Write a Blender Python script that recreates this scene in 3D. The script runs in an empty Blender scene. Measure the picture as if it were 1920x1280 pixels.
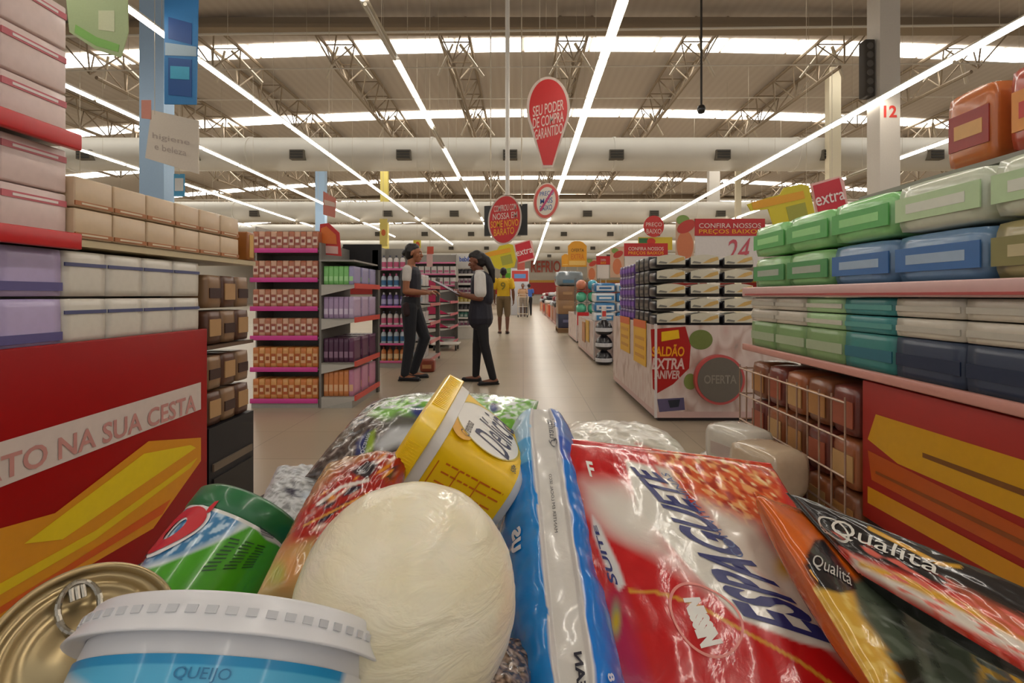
import bpy, bmesh, math, random
from mathutils import Vector, Matrix, noise
import numpy as np
random.seed(7)
sc = bpy.context.scene
COL = sc.collection

# ------------------------------------------------------------------ camera, world, exposure
F, U0, V0, H = 900.0, 981.0, 554.0, 1.02          # focal length in px, vanishing point, lens height
cam = bpy.data.cameras.new('camera'); camo = bpy.data.objects.new('camera', cam); COL.objects.link(camo)
cam.sensor_width = 36.0; cam.lens = 36.0*F/1920
cam.shift_x = -(U0-960)/1920; cam.shift_y = -(640-V0)/1920
cam.clip_start = 0.02; cam.clip_end = 200
camo.location = (0, 0, H); camo.rotation_euler = (math.pi/2, 0, 0)
sc.camera = camo
w = bpy.data.worlds.new('world'); sc.world = w; w.use_nodes = True
w.node_tree.nodes['Background'].inputs[0].default_value = (1.0, 0.97, 0.94, 1)
w.node_tree.nodes['Background'].inputs[1].default_value = 0.55
vs = sc.view_settings
vs.view_transform = 'Standard'; vs.look = 'None'; vs.gamma = 1; vs.exposure = 0.22; vs.use_curve_mapping = False
TUBE_E, SKY_E = 17.0, 6.0
sc.cycles.use_denoising = True
sc.cycles.max_bounces = 8; sc.cycles.diffuse_bounces = 4; sc.cycles.glossy_bounces = 3; sc.cycles.transparent_max_bounces = 12
sc.cycles.sample_clamp_indirect = 6.0

def P(u, v, D): return Vector(((u-U0)/F*D, D, H-(v-V0)/F*D))
def proj(p): return (U0+F*p[0]/p[1], V0-F*(p[2]-H)/p[1])

# ------------------------------------------------------------------ materials
def lin(h):
    if isinstance(h, str):
        h = h.lstrip('#'); h = [int(h[i:i+2], 16) for i in (0, 2, 4)]
    return tuple(((x/255)/12.92 if x/255 <= .04045 else ((x/255+.055)/1.055)**2.4) for x in h)
_M = {}
def M(col, rough=.5, metal=0., var=.06, coat=0., emit=0., alpha=1., scale=40., bump=0., trans=0.):
    key = (col, rough, metal, var, coat, emit, alpha, scale, bump, trans)
    if key in _M: return _M[key]
    m = bpy.data.materials.new('mat_%d' % len(_M)); m.use_nodes = True
    nt = m.node_tree; b = nt.nodes['Principled BSDF']
    c = lin(col)
    b.inputs['Base Color'].default_value = (*c, 1); b.inputs['Roughness'].default_value = rough
    b.inputs['Metallic'].default_value = metal; b.inputs['Coat Weight'].default_value = coat
    b.inputs['Coat Roughness'].default_value = .12
    b.inputs['Alpha'].default_value = alpha; b.inputs['Transmission Weight'].default_value = trans
    if emit:
        b.inputs['Emission Color'].default_value = (*c, 1); b.inputs['Emission Strength'].default_value = emit
    if var or bump:
        tc = nt.nodes.new('ShaderNodeTexCoord'); n = nt.nodes.new('ShaderNodeTexNoise')
        n.inputs['Scale'].default_value = scale; n.inputs['Detail'].default_value = 3
        nt.links.new(tc.outputs['Object'], n.inputs['Vector'])
        if var:
            r = nt.nodes.new('ShaderNodeMix'); r.data_type = 'RGBA'
            r.inputs[6].default_value = (*[x*(1-var) for x in c], 1); r.inputs[7].default_value = (*[min(1, x*(1+var)) for x in c], 1)
            nt.links.new(n.outputs['Fac'], r.inputs[0]); nt.links.new(r.outputs[2], b.inputs['Base Color'])
        if bump:
            bp = nt.nodes.new('ShaderNodeBump'); bp.inputs['Strength'].default_value = bump; bp.inputs['Distance'].default_value = .01
            nt.links.new(n.outputs['Fac'], bp.inputs['Height']); nt.links.new(bp.outputs['Normal'], b.inputs['Normal'])
    _M[key] = m
    return m
def M_paint(rough=.25, coat=.6, bump=.25, scale=60., stretch=(1, 1, 1), alpha=1., sss=0., name='printed_film'):
    key = ('paint', rough, coat, bump, scale, stretch, alpha, sss)
    if key in _M: return _M[key]
    m = bpy.data.materials.new(name); m.use_nodes = True
    nt = m.node_tree; b = nt.nodes['Principled BSDF']
    a = nt.nodes.new('ShaderNodeAttribute'); a.attribute_name = 'Col'
    nt.links.new(a.outputs['Color'], b.inputs['Base Color'])
    b.inputs['Roughness'].default_value = rough; b.inputs['Coat Weight'].default_value = coat; b.inputs['Coat Roughness'].default_value = .08
    b.inputs['Alpha'].default_value = alpha
    if sss: b.inputs['Subsurface Weight'].default_value = sss; b.inputs['Subsurface Radius'].default_value = (.02, .015, .01)
    if bump:
        tc = nt.nodes.new('ShaderNodeTexCoord'); mp = nt.nodes.new('ShaderNodeMapping'); mp.inputs['Scale'].default_value = stretch
        n = nt.nodes.new('ShaderNodeTexNoise'); n.inputs['Scale'].default_value = scale; n.inputs['Detail'].default_value = 4; n.inputs['Distortion'].default_value = .6
        nt.links.new(tc.outputs['Object'], mp.inputs[0]); nt.links.new(mp.outputs[0], n.inputs['Vector'])
        bp = nt.nodes.new('ShaderNodeBump'); bp.inputs['Strength'].default_value = bump; bp.inputs['Distance'].default_value = .008
        nt.links.new(n.outputs['Fac'], bp.inputs['Height']); nt.links.new(bp.outputs['Normal'], b.inputs['Normal'])
        nt.links.new(bp.outputs['Normal'], b.inputs['Coat Normal'])
    _M[key] = m
    return m

# ------------------------------------------------------------------ object helpers
def tag(o, label=None, cat=None, group=None, kind=None):
    if label: o['label'] = label
    if cat: o['category'] = cat
    if group: o['group'] = group
    if kind: o['kind'] = kind
    return o
def empty(name, loc=(0, 0, 0), label=None, cat=None, group=None, rz=0.):
    o = bpy.data.objects.new(name, None); COL.objects.link(o); o.location = loc; o.rotation_euler = (0, 0, rz); o.empty_display_size = .05
    return tag(o, label, cat, group)
def dup(o, loc=None, rz=None, label=None, group=None, parent=None):
    c = o.copy(); COL.objects.link(c)
    if parent is not None: c.parent = parent
    for ch in list(o.children): dup(ch, parent=c)
    if loc is not None: c.location = loc
    if rz is not None: c.rotation_euler = (0, 0, rz)
    if label: c['label'] = label
    if group: c['group'] = group
    return c
class Proto:
    """the first placing moves the original, later ones copy it"""
    ALL = []
    def __init__(s, root): s.root = root; s.used = False; Proto.ALL.append(s)
    def put(s, loc, rz=0., label=None, group=None, scale=None):
        if not s.used:
            o = s.root; s.used = True; o.location = loc; o.rotation_euler = (0, 0, rz)
            if label: o['label'] = label
            if group: o['group'] = group
        else: o = dup(s.root, loc, rz, label, group)
        if scale: o.scale = scale
        return o

class B:
    def __init__(s): s.v = []; s.f = []; s.mi = []; s.sm = []; s.mats = []
    def idx(s, m):
        if m not in s.mats: s.mats.append(m)
        return s.mats.index(m)
    def add(s, verts, faces, mat, smooth=False):
        k = len(s.v); i = s.idx(mat)
        s.v.extend([tuple(x) for x in verts])
        for f in faces: s.f.append(tuple(j+k for j in f)); s.mi.append(i); s.sm.append(smooth)
        return s
    def box(s, c, d, mat, rot=None):
        vs = [Vector((x*d[0]/2, y*d[1]/2, z*d[2]/2)) for x in (-1, 1) for y in (-1, 1) for z in (-1, 1)]
        if rot is not None: vs = [rot @ q for q in vs]
        c = Vector(c)
        return s.add([q+c for q in vs], [(0, 1, 3, 2), (4, 6, 7, 5), (0, 4, 5, 1), (2, 3, 7, 6), (0, 2, 6, 4), (1, 5, 7, 3)], mat)
    def bb(s, x0, x1, y0, y1, z0, z1, mat): return s.box(((x0+x1)/2, (y0+y1)/2, (z0+z1)/2), (x1-x0, y1-y0, z1-z0), mat)
    def rbox(s, c, d, r, mat, seg=2, rot=None, puff=0.):
        bm = bmesh.new(); bmesh.ops.create_cube(bm, size=1)
        for q in bm.verts: q.co = Vector((q.co.x*d[0], q.co.y*d[1], q.co.z*d[2]))
        if puff:
            bmesh.ops.subdivide_edges(bm, edges=bm.edges[:], cuts=5, use_grid_fill=True)
            for q in bm.verts:
                a, b_, e = (2*q.co.x/d[0], 2*q.co.y/d[1], 2*q.co.z/d[2])
                n = (abs(a)**4+abs(b_)**4+abs(e)**4)**.25 or 1
                q.co = Vector((a/n*d[0]/2, b_/n*d[1]/2, e/n*d[2]/2)).lerp(q.co, 1-puff)
        else:
            bmesh.ops.bevel(bm, geom=bm.edges[:], offset=min(r, min(d)*.45), segments=seg, affect='EDGES', profile=.5)
        bm.verts.ensure_lookup_table()
        vs = [q.co.copy() for q in bm.verts]; fs = [[q.index for q in f.verts] for f in bm.faces]; bm.free()
        if rot is not None: vs = [rot @ q for q in vs]
        return s.add([q+Vector(c) for q in vs], fs, mat, True)
    def cyl(s, p0, p1, r0, r1=None, mat=None, n=12, caps=True):
        r1 = r0 if r1 is None else r1
        p0 = Vector(p0); p1 = Vector(p1); a = (p1-p0).normalized(); q = a.to_track_quat('Z', 'Y').to_matrix()
        ring = [(math.cos(2*math.pi*i/n), math.sin(2*math.pi*i/n)) for i in range(n)]
        vs = [p0+q@Vector((x*r0, y*r0, 0)) for x, y in ring]+[p1+q@Vector((x*r1, y*r1, 0)) for x, y in ring]
        s.add(vs, [(i, (i+1) % n, n+(i+1) % n, n+i) for i in range(n)], mat, n > 8)
        if caps: s.add(vs[:n], [tuple(range(n))[::-1]], mat); s.add(vs[n:], [tuple(range(n))], mat)
        return s
    def tube(s, pts, r, mat, n=6):
        for a, b_ in zip(pts[:-1], pts[1:]): s.cyl(a, b_, r, r, mat, n)
        return s
    def lathe(s, prof, mat, n=48, mtx=None, mats=None):
        vs = []; 
        for r, z in prof:
            for i in range(n): vs.append(Vector((r*math.cos(2*math.pi*i/n), r*math.sin(2*math.pi*i/n), z)))
        if mtx is not None: vs = [mtx@q for q in vs]
        for k in range(len(prof)-1):
            fs = [(k*n+i, k*n+(i+1) % n, (k+1)*n+(i+1) % n, (k+1)*n+i) for i in range(n)]
            if k == 0: base = len(s.v); s.add(vs, fs, mats[k] if mats else mat, True)
            else:
                i_ = s.idx(mats[k] if mats else mat)
                for f in fs: s.f.append(tuple(j+base for j in f)); s.mi.append(i_); s.sm.append(True)
        return s
    def shape(s, m2, fn, mat, smooth=True):
        return s.add([fn(x, y) for x, y in m2[0]], m2[1], mat, smooth)
    def build(s, name, parent=None, col=None, loc=None, weld=False):
        me = bpy.data.meshes.new(name); me.from_pydata(s.v, [], s.f)
        for m in s.mats: me.materials.append(m)
        me.polygons.foreach_set('material_index', s.mi); me.polygons.foreach_set('use_smooth', s.sm)
        if col is not None:
            a = me.color_attributes.new('Col', 'FLOAT_COLOR', 'POINT')
            a.data.foreach_set('color', np.asarray(col, dtype=np.float32).ravel())
        me.update()
        if weld:
            bm = bmesh.new(); bm.from_mesh(me); bmesh.ops.remove_doubles(bm, verts=bm.verts, dist=1e-5)
            bmesh.ops.recalc_face_normals(bm, faces=bm.faces); bm.to_mesh(me); bm.free()
        o = bpy.data.objects.new(name, me); COL.objects.link(o)
        if parent is not None: o.parent = parent
        if loc is not None: o.location = loc
        return o

# 2-D meshes in a unit square: lettering and outlines
def _subdiv(bm, L):
    bmesh.ops.triangulate(bm, faces=bm.faces[:])
    for _ in range(5):
        ed = [e for e in bm.edges if e.calc_length() > L]
        if not ed: break
        bmesh.ops.subdivide_edges(bm, edges=ed, cuts=1); bmesh.ops.triangulate(bm, faces=bm.faces[:])
_T = {}
def T(s, bold=.02, shear=0., aspect=None, sub=0., fit=True):
    key = (s, bold, shear, sub)
    if key in _T: return _T[key]
    cu = bpy.data.curves.new('lettering', 'FONT'); cu.body = s; cu.offset = bold; cu.shear = shear; cu.resolution_u = 3
    ob = bpy.data.objects.new('lettering', cu); me = ob.to_mesh()
    bm = bmesh.new(); bm.from_mesh(me); ob.to_mesh_clear(); bpy.data.objects.remove(ob); bpy.data.curves.remove(cu)
    bmesh.ops.remove_doubles(bm, verts=bm.verts, dist=1e-4)
    if not bm.verts: bm.free(); return ([], [])
    x0 = min(q.co.x for q in bm.verts); x1 = max(q.co.x for q in bm.verts); y0 = min(q.co.y for q in bm.verts); y1 = max(q.co.y for q in bm.verts)
    if bold:
        T(s, 0., shear, None, sub); h0, w0 = _T[('box', s, shear, sub)]
        if y1-y0 > h0*1.12+2*bold or x1-x0 > w0*1.12+2*bold: bm.free(); _T[key] = T(s, 0., shear, None, sub); return _T[key]
    else: _T[('box', s, shear, sub)] = (y1-y0, x1-x0)
    if sub: _subdiv(bm, sub*(y1-y0))
    bm.verts.index_update()
    r = ([((q.co.x-x0)/(x1-x0), (q.co.y-y0)/(y1-y0)) for q in bm.verts], [[q.index for q in f.verts] for f in bm.faces]); bm.free()
    _T[key] = r
    return r
def POLY(pts, sub=0.):
    bm = bmesh.new(); bm.faces.new([bm.verts.new((x, y, 0)) for x, y in pts])
    if sub: _subdiv(bm, sub)
    else: bmesh.ops.triangulate(bm, faces=bm.faces[:])
    bm.verts.index_update()
    r = ([(q.co.x, q.co.y) for q in bm.verts], [[q.index for q in f.verts] for f in bm.faces]); bm.free(); return r
def ELL(n=32, sub=0.): return POLY([(.5+.5*math.cos(2*math.pi*i/n), .5+.5*math.sin(2*math.pi*i/n)) for i in range(n)], sub)
def RING(w=.1, n=48, wy=None):
    wy = wy or w; v = []; f = []
    for i in range(n):
        a = 2*math.pi*i/n; v += [(.5+.5*math.cos(a), .5+.5*math.sin(a)), (.5+(.5-w)*math.cos(a), .5+(.5-wy)*math.sin(a))]
    for i in range(n): j = (i+1) % n; f.append((2*i, 2*j, 2*j+1, 2*i+1))
    return (v, f)
RECT = ([(0, 0), (1, 0), (1, 1), (0, 1)], [(0, 1, 2, 3)])
def quad(p00, p10, p11, p01, off=None):
    """maps the unit square to four 3-D points (bottom-left, bottom-right, top-right, top-left)"""
    a, b_, c, d = map(Vector, (p00, p10, p11, p01)); o = Vector(off) if off is not None else Vector()
    return lambda x, y: (a*(1-x)+b_*x)*(1-y)+(d*(1-x)+c*x)*y+o
def facing(x0, x1, z0, z1, y): return quad((x0, y, z0), (x1, y, z0), (x1, y, z1), (x0, y, z1))          # facing the lens (-Y)
def facing_px(y_, a0, a1, z0, z1, x): return quad((x, a0, z0), (x, a1, z0), (x, a1, z1), (x, a0, z1))

# ------------------------------------------------------------------ the setting
def node_mat(name): 
    m = bpy.data.materials.new(name); m.use_nodes = True; return m, m.node_tree, m.node_tree.nodes['Principled BSDF']
fm, nt, bs = node_mat('floor_tiles')
tc = nt.nodes.new('ShaderNodeTexCoord'); br = nt.nodes.new('ShaderNodeTexBrick')
br.offset = 0; br.inputs['Scale'].default_value = 1; br.inputs['Brick Width'].default_value = .6; br.inputs['Row Height'].default_value = .6
br.inputs['Mortar Size'].default_value = .004; br.inputs['Color1'].default_value = (*lin('b3a58f'), 1); br.inputs['Color2'].default_value = (*lin('ad9f89'), 1)
br.inputs['Mortar'].default_value = (*lin('8f826e'), 1)
nz = nt.nodes.new('ShaderNodeTexNoise'); nz.inputs['Scale'].default_value = 1.3; nz.inputs['Detail'].default_value = 5
mx = nt.nodes.new('ShaderNodeMix'); mx.data_type = 'RGBA'; mx.blend_type = 'MULTIPLY'; mx.inputs[0].default_value = .25
nt.links.new(tc.outputs['Object'], br.inputs['Vector']); nt.links.new(tc.outputs['Object'], nz.inputs['Vector'])
nt.links.new(br.outputs['Color'], mx.inputs[6]); nt.links.new(nz.outputs['Fac'], mx.inputs[7]); nt.links.new(mx.outputs[2], bs.inputs['Base Color'])
bs.inputs['Roughness'].default_value = .28; bs.inputs['Specular IOR Level'].default_value = .5
tag(B().bb(-34, 34, -8, 64, -.1, 0, fm).build('floor'), kind='structure')

def roof_z(x): return 8.5-.002*x*x+.008*x
rm, nt, bs = node_mat('roof_deck')
tc = nt.nodes.new('ShaderNodeTexCoord'); wv = nt.nodes.new('ShaderNodeTexWave'); wv.inputs['Scale'].default_value = 1.2; wv.bands_direction = 'X'
cr = nt.nodes.new('ShaderNodeMix'); cr.data_type = 'RGBA'; cr.inputs[6].default_value = (*lin('b9ada0'), 1); cr.inputs[7].default_value = (*lin('beb3a6'), 1)
nt.links.new(tc.outputs['Object'], wv.inputs['Vector']); nt.links.new(wv.outputs['Fac'], cr.inputs[0]); nt.links.new(cr.outputs[2], bs.inputs['Base Color']); bs.inputs['Roughness'].default_value = .8
b = B(); xs = [-34+i*2 for i in range(35)]
for x0, x1 in zip(xs[:-1], xs[1:]):
    a, c = roof_z(x0), roof_z(x1)
    b.add([(x0, -8, a), (x1, -8, c), (x1, 64, c), (x0, 64, a), (x0, -8, a+.15), (x1, -8, c+.15), (x1, 64, c+.15), (x0, 64, a+.15)], [(0, 3, 2, 1), (4, 5, 6, 7)], rm)
tag(b.build('ceiling'), kind='structure')
sky = M('fffdf8', .5, 0, 0, 0, SKY_E)
SKW = .37
SKY_Y = [14.3, 19.65, 25.0, 30.4, 35.8, 41.2, 46.6, 52]
for i, y in enumerate(SKY_Y):
    b = B()
    for x0 in range(-32, 32, 2):
        a, c = roof_z(x0+.04)-.03, roof_z(x0+1.96)-.03
        b.add([(x0+.04, y-SKW, a), (x0+1.96, y-SKW, c), (x0+1.96, y+SKW, c), (x0+.04, y+SKW, a)], [(0, 3, 2, 1)], sky)
    tag(b.build('window_%d' % (i+1)), kind='structure')
wallm = M('cfc8ba', .8)
for nm, a in (('wall_left', (-34.2, -34, -8, 64)), ('wall_right', (34, 34.2, -8, 64)), ('wall_back', (-34, 34, 62, 62.2))):
    tag(B().bb(a[0], a[1], a[2], a[3], 0, 6.2 if nm != 'wall_back' else 8.4, wallm).build(nm), kind='structure')
# transverse main girders
steel = M('8d7c66', .7, .1); steel_l = M('b9ad98', .6, .1); white_paint = M('d9d4c8', .6)
for i, y in enumerate((12.6, 23.6, 34.6)):
    b = B(); b.bb(-32, 32, y-.2, y+.2, 7.95, 8.05, steel); b.bb(-32, 32, y-.05, y+.05, 8.05, 8.3, steel)
    tag(b.build('trim_%d' % (i+1)), kind='structure')
# longitudinal triangular trusses
k = 4
for i, x in enumerate([-19.2, -15.6, -12, -8.6, -5.3, -1.95, 1.4, 5.0, 8.9, 12.6, 16.4, 20]):
    b = B(); zt = roof_z(x)-.12; zb = zt-.85
    for seg0, seg1 in ((12.7, 23.5), (23.7, 34.5), (34.7, 56)):
        b.cyl((x-.42, seg0, zt), (x-.42, seg1, zt), .05, .05, steel, 6); b.cyl((x+.42, seg0, zt), (x+.42, seg1, zt), .05, .05, steel, 6)
        b.cyl((x, seg0+.8, zb), (x, seg1-.8, zb), .055, .055, steel, 6)
        n = int((seg1-seg0)/1.1); st = (seg1-seg0)/n
        for j in range(n):
            y0 = seg0+j*st; ym = y0+st/2
            for sx in (-.42, .42):
                b.cyl((x+sx, y0, zt), (x, ym, zb), .022, .022, steel, 5); b.cyl((x, ym, zb), (x+sx, y0+st, zt), .022, .022, steel, 5)
            b.cyl((x-.42, y0, zt), (x+.42, y0, zt), .02, .02, steel, 5)
    for y in SKY_Y[:5]:
        b.cyl((x+.1, y-.3, zt), (x+.75, y+.15, zb+.1), .05, .05, steel_l, 6); b.cyl((x-.1, y-.3, zt), (x-.6, y+.1, zb+.1), .035, .035, steel_l, 6)  # braces by the skylights: the daylight on them is put into paler steel
    tag(b.build('trim_%d' % (k+i)), kind='structure')
k += 12
pipe = M('cdc5b6', .5)
for i, (y, z, r, t) in enumerate(((10.9, 7.9, .035, .012), (12.2, 7.75, .03, .012), (16.9, 7.95, .02, .004), (13.2, 7.3, .02, .008), (28, 6.6, .05, 0))):
    tag(B().cyl((-30, y, z-30*t), (30, y, z+30*t), r, r, pipe, 8).build('trim_%d' % (k+i)), kind='structure')

# air ducts with grilles
duct_m = M('c9c4b8', .55, .0, .04, 0, 0, 1, 2.)
grille_m = M('5a5346', .7); grille_d = M('2e2a24', .8)
DUCTS = ((16.0, 5.72, .54), (25.2, 5.4, .54), (36, 5.75, .6), (47, 5.8, .62), (56, 5.8, .62))
for i, (y, z, r) in enumerate(DUCTS):
    d = empty('air_duct', (0, y, z), ['nearest round white air duct across the hall', 'second round white air duct across the hall', 'third round white air duct across the hall', 'fourth white air duct near the far wall', 'last white air duct against the far wall'][i], 'air duct', 'air ducts')
    b = B(); b.cyl((-30, 0, 0), (30, 0, 0), r, r, duct_m, 32)
    for x in range(-27, 30, 6): b.cyl((x-.04, 0, 0), (x+.04, 0, 0), r+.025, r+.025, duct_m, 32, True)
    b.build('duct_body', d)
    for j in range(-8 if i < 2 else -6, 9 if i < 2 else 7):
        x = -.42+j*3.42+(.3 if i % 2 else 0)
        g = B(); g.box((x, -r*.86, -r*.32), (.46, .34, .3), grille_m)
        for q in range(3): g.box((x, -r*.86-.175, -r*.32-.09+q*.09), (.4, .012, .05), grille_d)
        g.build('vent_grille', d)

# columns of the hall
def column(name, u, vtop, vbot, D, wpx, mat, label, dep=.6):
    x = (u-U0)/F*D; wd = wpx/F*D
    b = B(); b.bb(x-wd/2, x+wd/2, D, D+wd*dep, 0, roof_z(x)-.12, mat)
    o = tag(b.build(name), kind='structure')
    return x, wd
colw = M('c4bdb2', .7); colb = M('9db8d2', .6); coly = M('cfc4a8', .7)
x, wd = column('trim_40', 1669, 0, 0, 9.6, 38, colw, '', .9)
b = B(); redm = M('c03a30', .5)
b.shape(T('12', .03), facing(x-.13, x+.13, 4.58, 4.82, 9.6-.006), redm)
tag(b.build('column_number'), 'red painted number on the white column', 'number marking')
column('trim_41', 284, 0, 0, 9.2, 46, colb, ''); column('trim_42', 600, 0, 0, 22, 18, colb, ''); column('trim_43', 1566, 0, 0, 15.2, 22, coly, '')
column('trim_44', 1340, 0, 0, 26, 20, colw, ''); column('trim_45', 1385, 0, 0, 24, 10, coly, ''); column('trim_46', 720, 0, 0, 26, 14, M('d8c66a', .6), '')
# speaker on the white column
sp = empty('loudspeaker', (7.0, 9.78, 5.62), 'dark line loudspeaker mounted on the white column', 'loudspeaker')
B().rbox((0, 0, 0), (.2, .2, 1.15), .02, M('3a342d', .8)).build('cabinet', sp)
b = B()
for i in range(6): b.cyl((0, -.1, -.46+i*.18), (0, -.112, -.46+i*.18), .07, .06, M('55504a', .7), 14)
b.build('speaker_cones', sp); B().bb(.09, .17, -.04, .04, -.06, .06, steel).build('wall_bracket', sp)
# hall end: band, red sign, lettering
b = B(); b.bb(-30, 30, 61.8, 62, 2.55, 3.0, M('c9962e', .5)); b.bb(-30, 30, 61.75, 62, 1.2, 2.7, M('b02a22', .5)); tag(b.build('trim_50'), kind='structure')
o = B().shape(T('REFRIO', .02), facing(1.0, 4.8, 4.0, 5.5, 61.7), M('b4503c', .6)).build('wall_lettering'); tag(o, 'red capital lettering high on the far white wall', 'wall lettering')

# ------------------------------------------------------------------ strip lights
tube_m = M('fff9f0', .4, 0, 0, 0, TUBE_E); tube_off = M('b8b09f', .35, 0, .04); batten_m = M('d8d2c4', .5)
def make_light(lit, L=1.56, wide=.13, double=False):
    r = empty('strip_light', (0, 0, 0), 'x', 'strip light')
    B().add([(-.5*wide, 0, .03), (.5*wide, 0, .03), (.28*wide, 0, .075), (-.28*wide, 0, .075), (-.5*wide, L, .03), (.5*wide, L, .03), (.28*wide, L, .075), (-.28*wide, L, .075)],
            [(0, 1, 5, 4), (2, 3, 7, 6), (1, 2, 6, 5), (3, 0, 4, 7), (0, 3, 2, 1), (4, 5, 6, 7)], batten_m).build('housing', r)
    for s in ((-.035, .035) if double else (0,)):
        B().cyl((s, .03, .005), (s, L-.03, .005), .026, .026, tube_m if lit else tube_off, 8).build('tube', r)
    B().cyl((0, L/2, .07), (0, L/2, 3.2), .004, .004, steel_l, 4).build('hanger', r)
    return r
lit = Proto(make_light(True)); lit2 = Proto(make_light(True, wide=.16, double=True)); off = Proto(make_light(False))
ZL = H+3.9
def row(ratio, y0, y1, desc, group, pr=lit, dark=(), z=ZL):
    x = ratio*(z-H); y = y0; i = 0
    while y < y1:
        isoff = any(a <= y+.8 <= b_ for a, b_ in dark)
        o = (off if isoff else pr).put((x, y, z), 0, ('unlit tube fitting in ' if isoff else 'bright tube fitting in ')+desc, group+(' unlit' if isoff else ''))
        for c in o.children:
            if c.name.startswith('hanger'):
                top = roof_z(x)-z+.02
                for dy, dz, dr in DUCTS:
                    if abs(y+.78-dy) < dr: top = dz-math.sqrt(dr*dr-(y+.78-dy)**2)-z+.01
                c.scale.z = (top-.07)/3.13; c.location.z = .07*(1-c.scale.z)
        y += 1.6; i += 1
row(.341, -4.8, 58, 'the light row ending above the aisle by the drop-shaped sign', 'aisle row lights', lit2)
row(1.827, -4.8, 46, 'the light row over the green paper packs', 'paper pack row lights', lit2)
row(-.543, -4.8, 32, 'the light row with gaps over the two workers', 'broken row lights', lit, ((6.2, 7.9), (11.2, 12.8), (15.9, 17.6), (22.4, 24)))
row(-1.386, -4.8, 36, 'the long row slanting over the pink shelf end', 'slanting row lights', lit, ((22.6, 24.6),))
row(-2.19, -1.6, 32, 'the row passing behind the blue hanging banners', 'banner row lights')
row(2.75, 6.4, 30, 'the short row beyond the white column', 'outer row lights', lit2, ((14.4, 15.4),))
row(-3.05, 11.2, 26, 'the thin outer row over the near shelf', 'thin outer lights')
row(-3.95, 14.4, 26, 'the outermost row along the far side', 'outermost lights')

# ------------------------------------------------------------------ shop furniture
grey = M('a9a59c', .45, .2); greyd = M('6d6a64', .5, .2); black = M('17151a', .5); whitep = M('dcd8d0', .45); pinkr = M('d9489a', .4); pinkl = M('e2a2ae', .4)
redr = M('c4161c', .35); redp = M('960305', .38, 0, .05, .0); yel = M('e6b414', .4); orange = M('dd6a18', .4); beige = M('cdb596', .6)
redp.node_tree.nodes['Principled BSDF'].inputs['Specular IOR Level'].default_value = .18
def carton(name, label, cat, size, col, lab=None, side='-y', lab_h=(.2, .7), lab_w=.86, round_=.006, puff=0., gloss=.35, coat=.2, group=None, lab2=None):
    """a pack standing on its base centre; its printed panel looks towards `side`"""
    r = empty(name, (0, 0, 0), label, cat, group)
    sx, sy, sz = size
    B().rbox((0, 0, sz/2), size, round_, M(col, gloss, 0, .08, coat), puff=puff).build('body', r)
    if lab:
        b = B(); z0, z1 = lab_h[0]*sz, lab_h[1]*sz; e = .0015
        wdt = (sx if side[1] == 'y' else sy)*lab_w/2
        sg = -1 if side[0] == '-' else 1
        def put(a0, a1, z0, z1, m, e):
            if side[1] == 'y': b.bb(a0, a1, sg*sy/2-.002, sg*sy/2+.002+e, z0, z1, m) if sg > 0 else b.bb(a0, a1, -sy/2-.002-e, -sy/2+.002, z0, z1, m)
            else: b.bb(sx/2-.002, sx/2+.002+e, a0, a1, z0, z1, m) if sg > 0 else b.bb(-sx/2-.002-e, -sx/2+.002, a0, a1, z0, z1, m)
        put(-wdt, wdt, z0, z1, M(lab, .4), 0)
        if lab2: put(-wdt*.7, wdt*.7, z0+(z1-z0)*.3, z0+(z1-z0)*.7, M(lab2, .4), .001)
        b.build('printed_panel', r)
    return r
def ordn(i): return ('first', 'second', 'third', 'fourth', 'fifth', 'sixth', 'seventh', 'eighth', 'ninth')[i]

# ---- tall shelf just past the lens on the aisle's far side from the paper packs: red promotional front
XL = -1.25
g = empty('store_shelf', (XL-.3, 1.5, 0), 'near shelf unit with a glossy red promotional front and stacked packs', 'store shelf')
def part(name, b, root, **k):
    o = b.build(name, root, **k); o.matrix_parent_inverse = Matrix.Translation(-root.location) if root.rotation_euler.z == 0 else root.matrix_world.inverted(); return o
part('base_cabinet', B().bb(XL-.6, XL-.02, .62, 1.92, 0, .88, M('3a2426', .6)), g)
pan = B().rbox((XL-.01, 1.26, .5), (.02, 1.28, .78), .004, redp)
yz = lambda pts: (lambda m2: (m2, lambda a, c: (XL+.0015, a, c)))(POLY(pts))
for pts, m, e in (([(.64, .55), (1.86, .58), (1.86, .685), (.64, .66)], M('cfc0b8', .4), 0),
               ([(.64, .46), (.95, .5), (1.28, .44), (1.60, .535), (1.86, .47), (1.86, .38), (1.62, .235), (1.2, .25), (.64, .22)], M('d08a0c', .35), 0),
               ([(1.2, .40), (1.58, .50), (1.8, .46), (1.83, .44), (1.3, .36)], M('dcc010', .35), .001),
               ([(.64, .33), (1.4, .335), (1.84, .40), (1.8, .375), (1.4, .31), (.64, .30)], M('d8b80c', .35), .001),
               ([(.64, .27), (1.3, .28), (1.7, .3), (1.66, .265), (1.2, .262), (.64, .245)], M('c8540c', .35), .001)):
    m2 = POLY(pts); pan.shape(m2, lambda a, c, e=e: (XL+.0015+e, a, c), m, False)
pan.shape(T('EXTRA BARATO NA SUA CESTA', .02), lambda a, c: (XL+.003, .68+a*1.15, .575+.006*a+c*(.055+.01*a)), M('c08680', .4), False)
part('promotional_front', pan, g)
part('back_panel', B().bb(XL-.62, XL-.6, .62, 1.33, 0, 1.95, M('8b8580', .6)).bb(XL-.62, XL-.6, 1.33, 2.27, 0, 1.34, M('8b8580', .6)), g)
part('shelf', B().bb(XL-.6, XL-.01, 1.34, 2.26, 1.16, 1.18, M('c2b28f', .5)), g)
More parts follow.
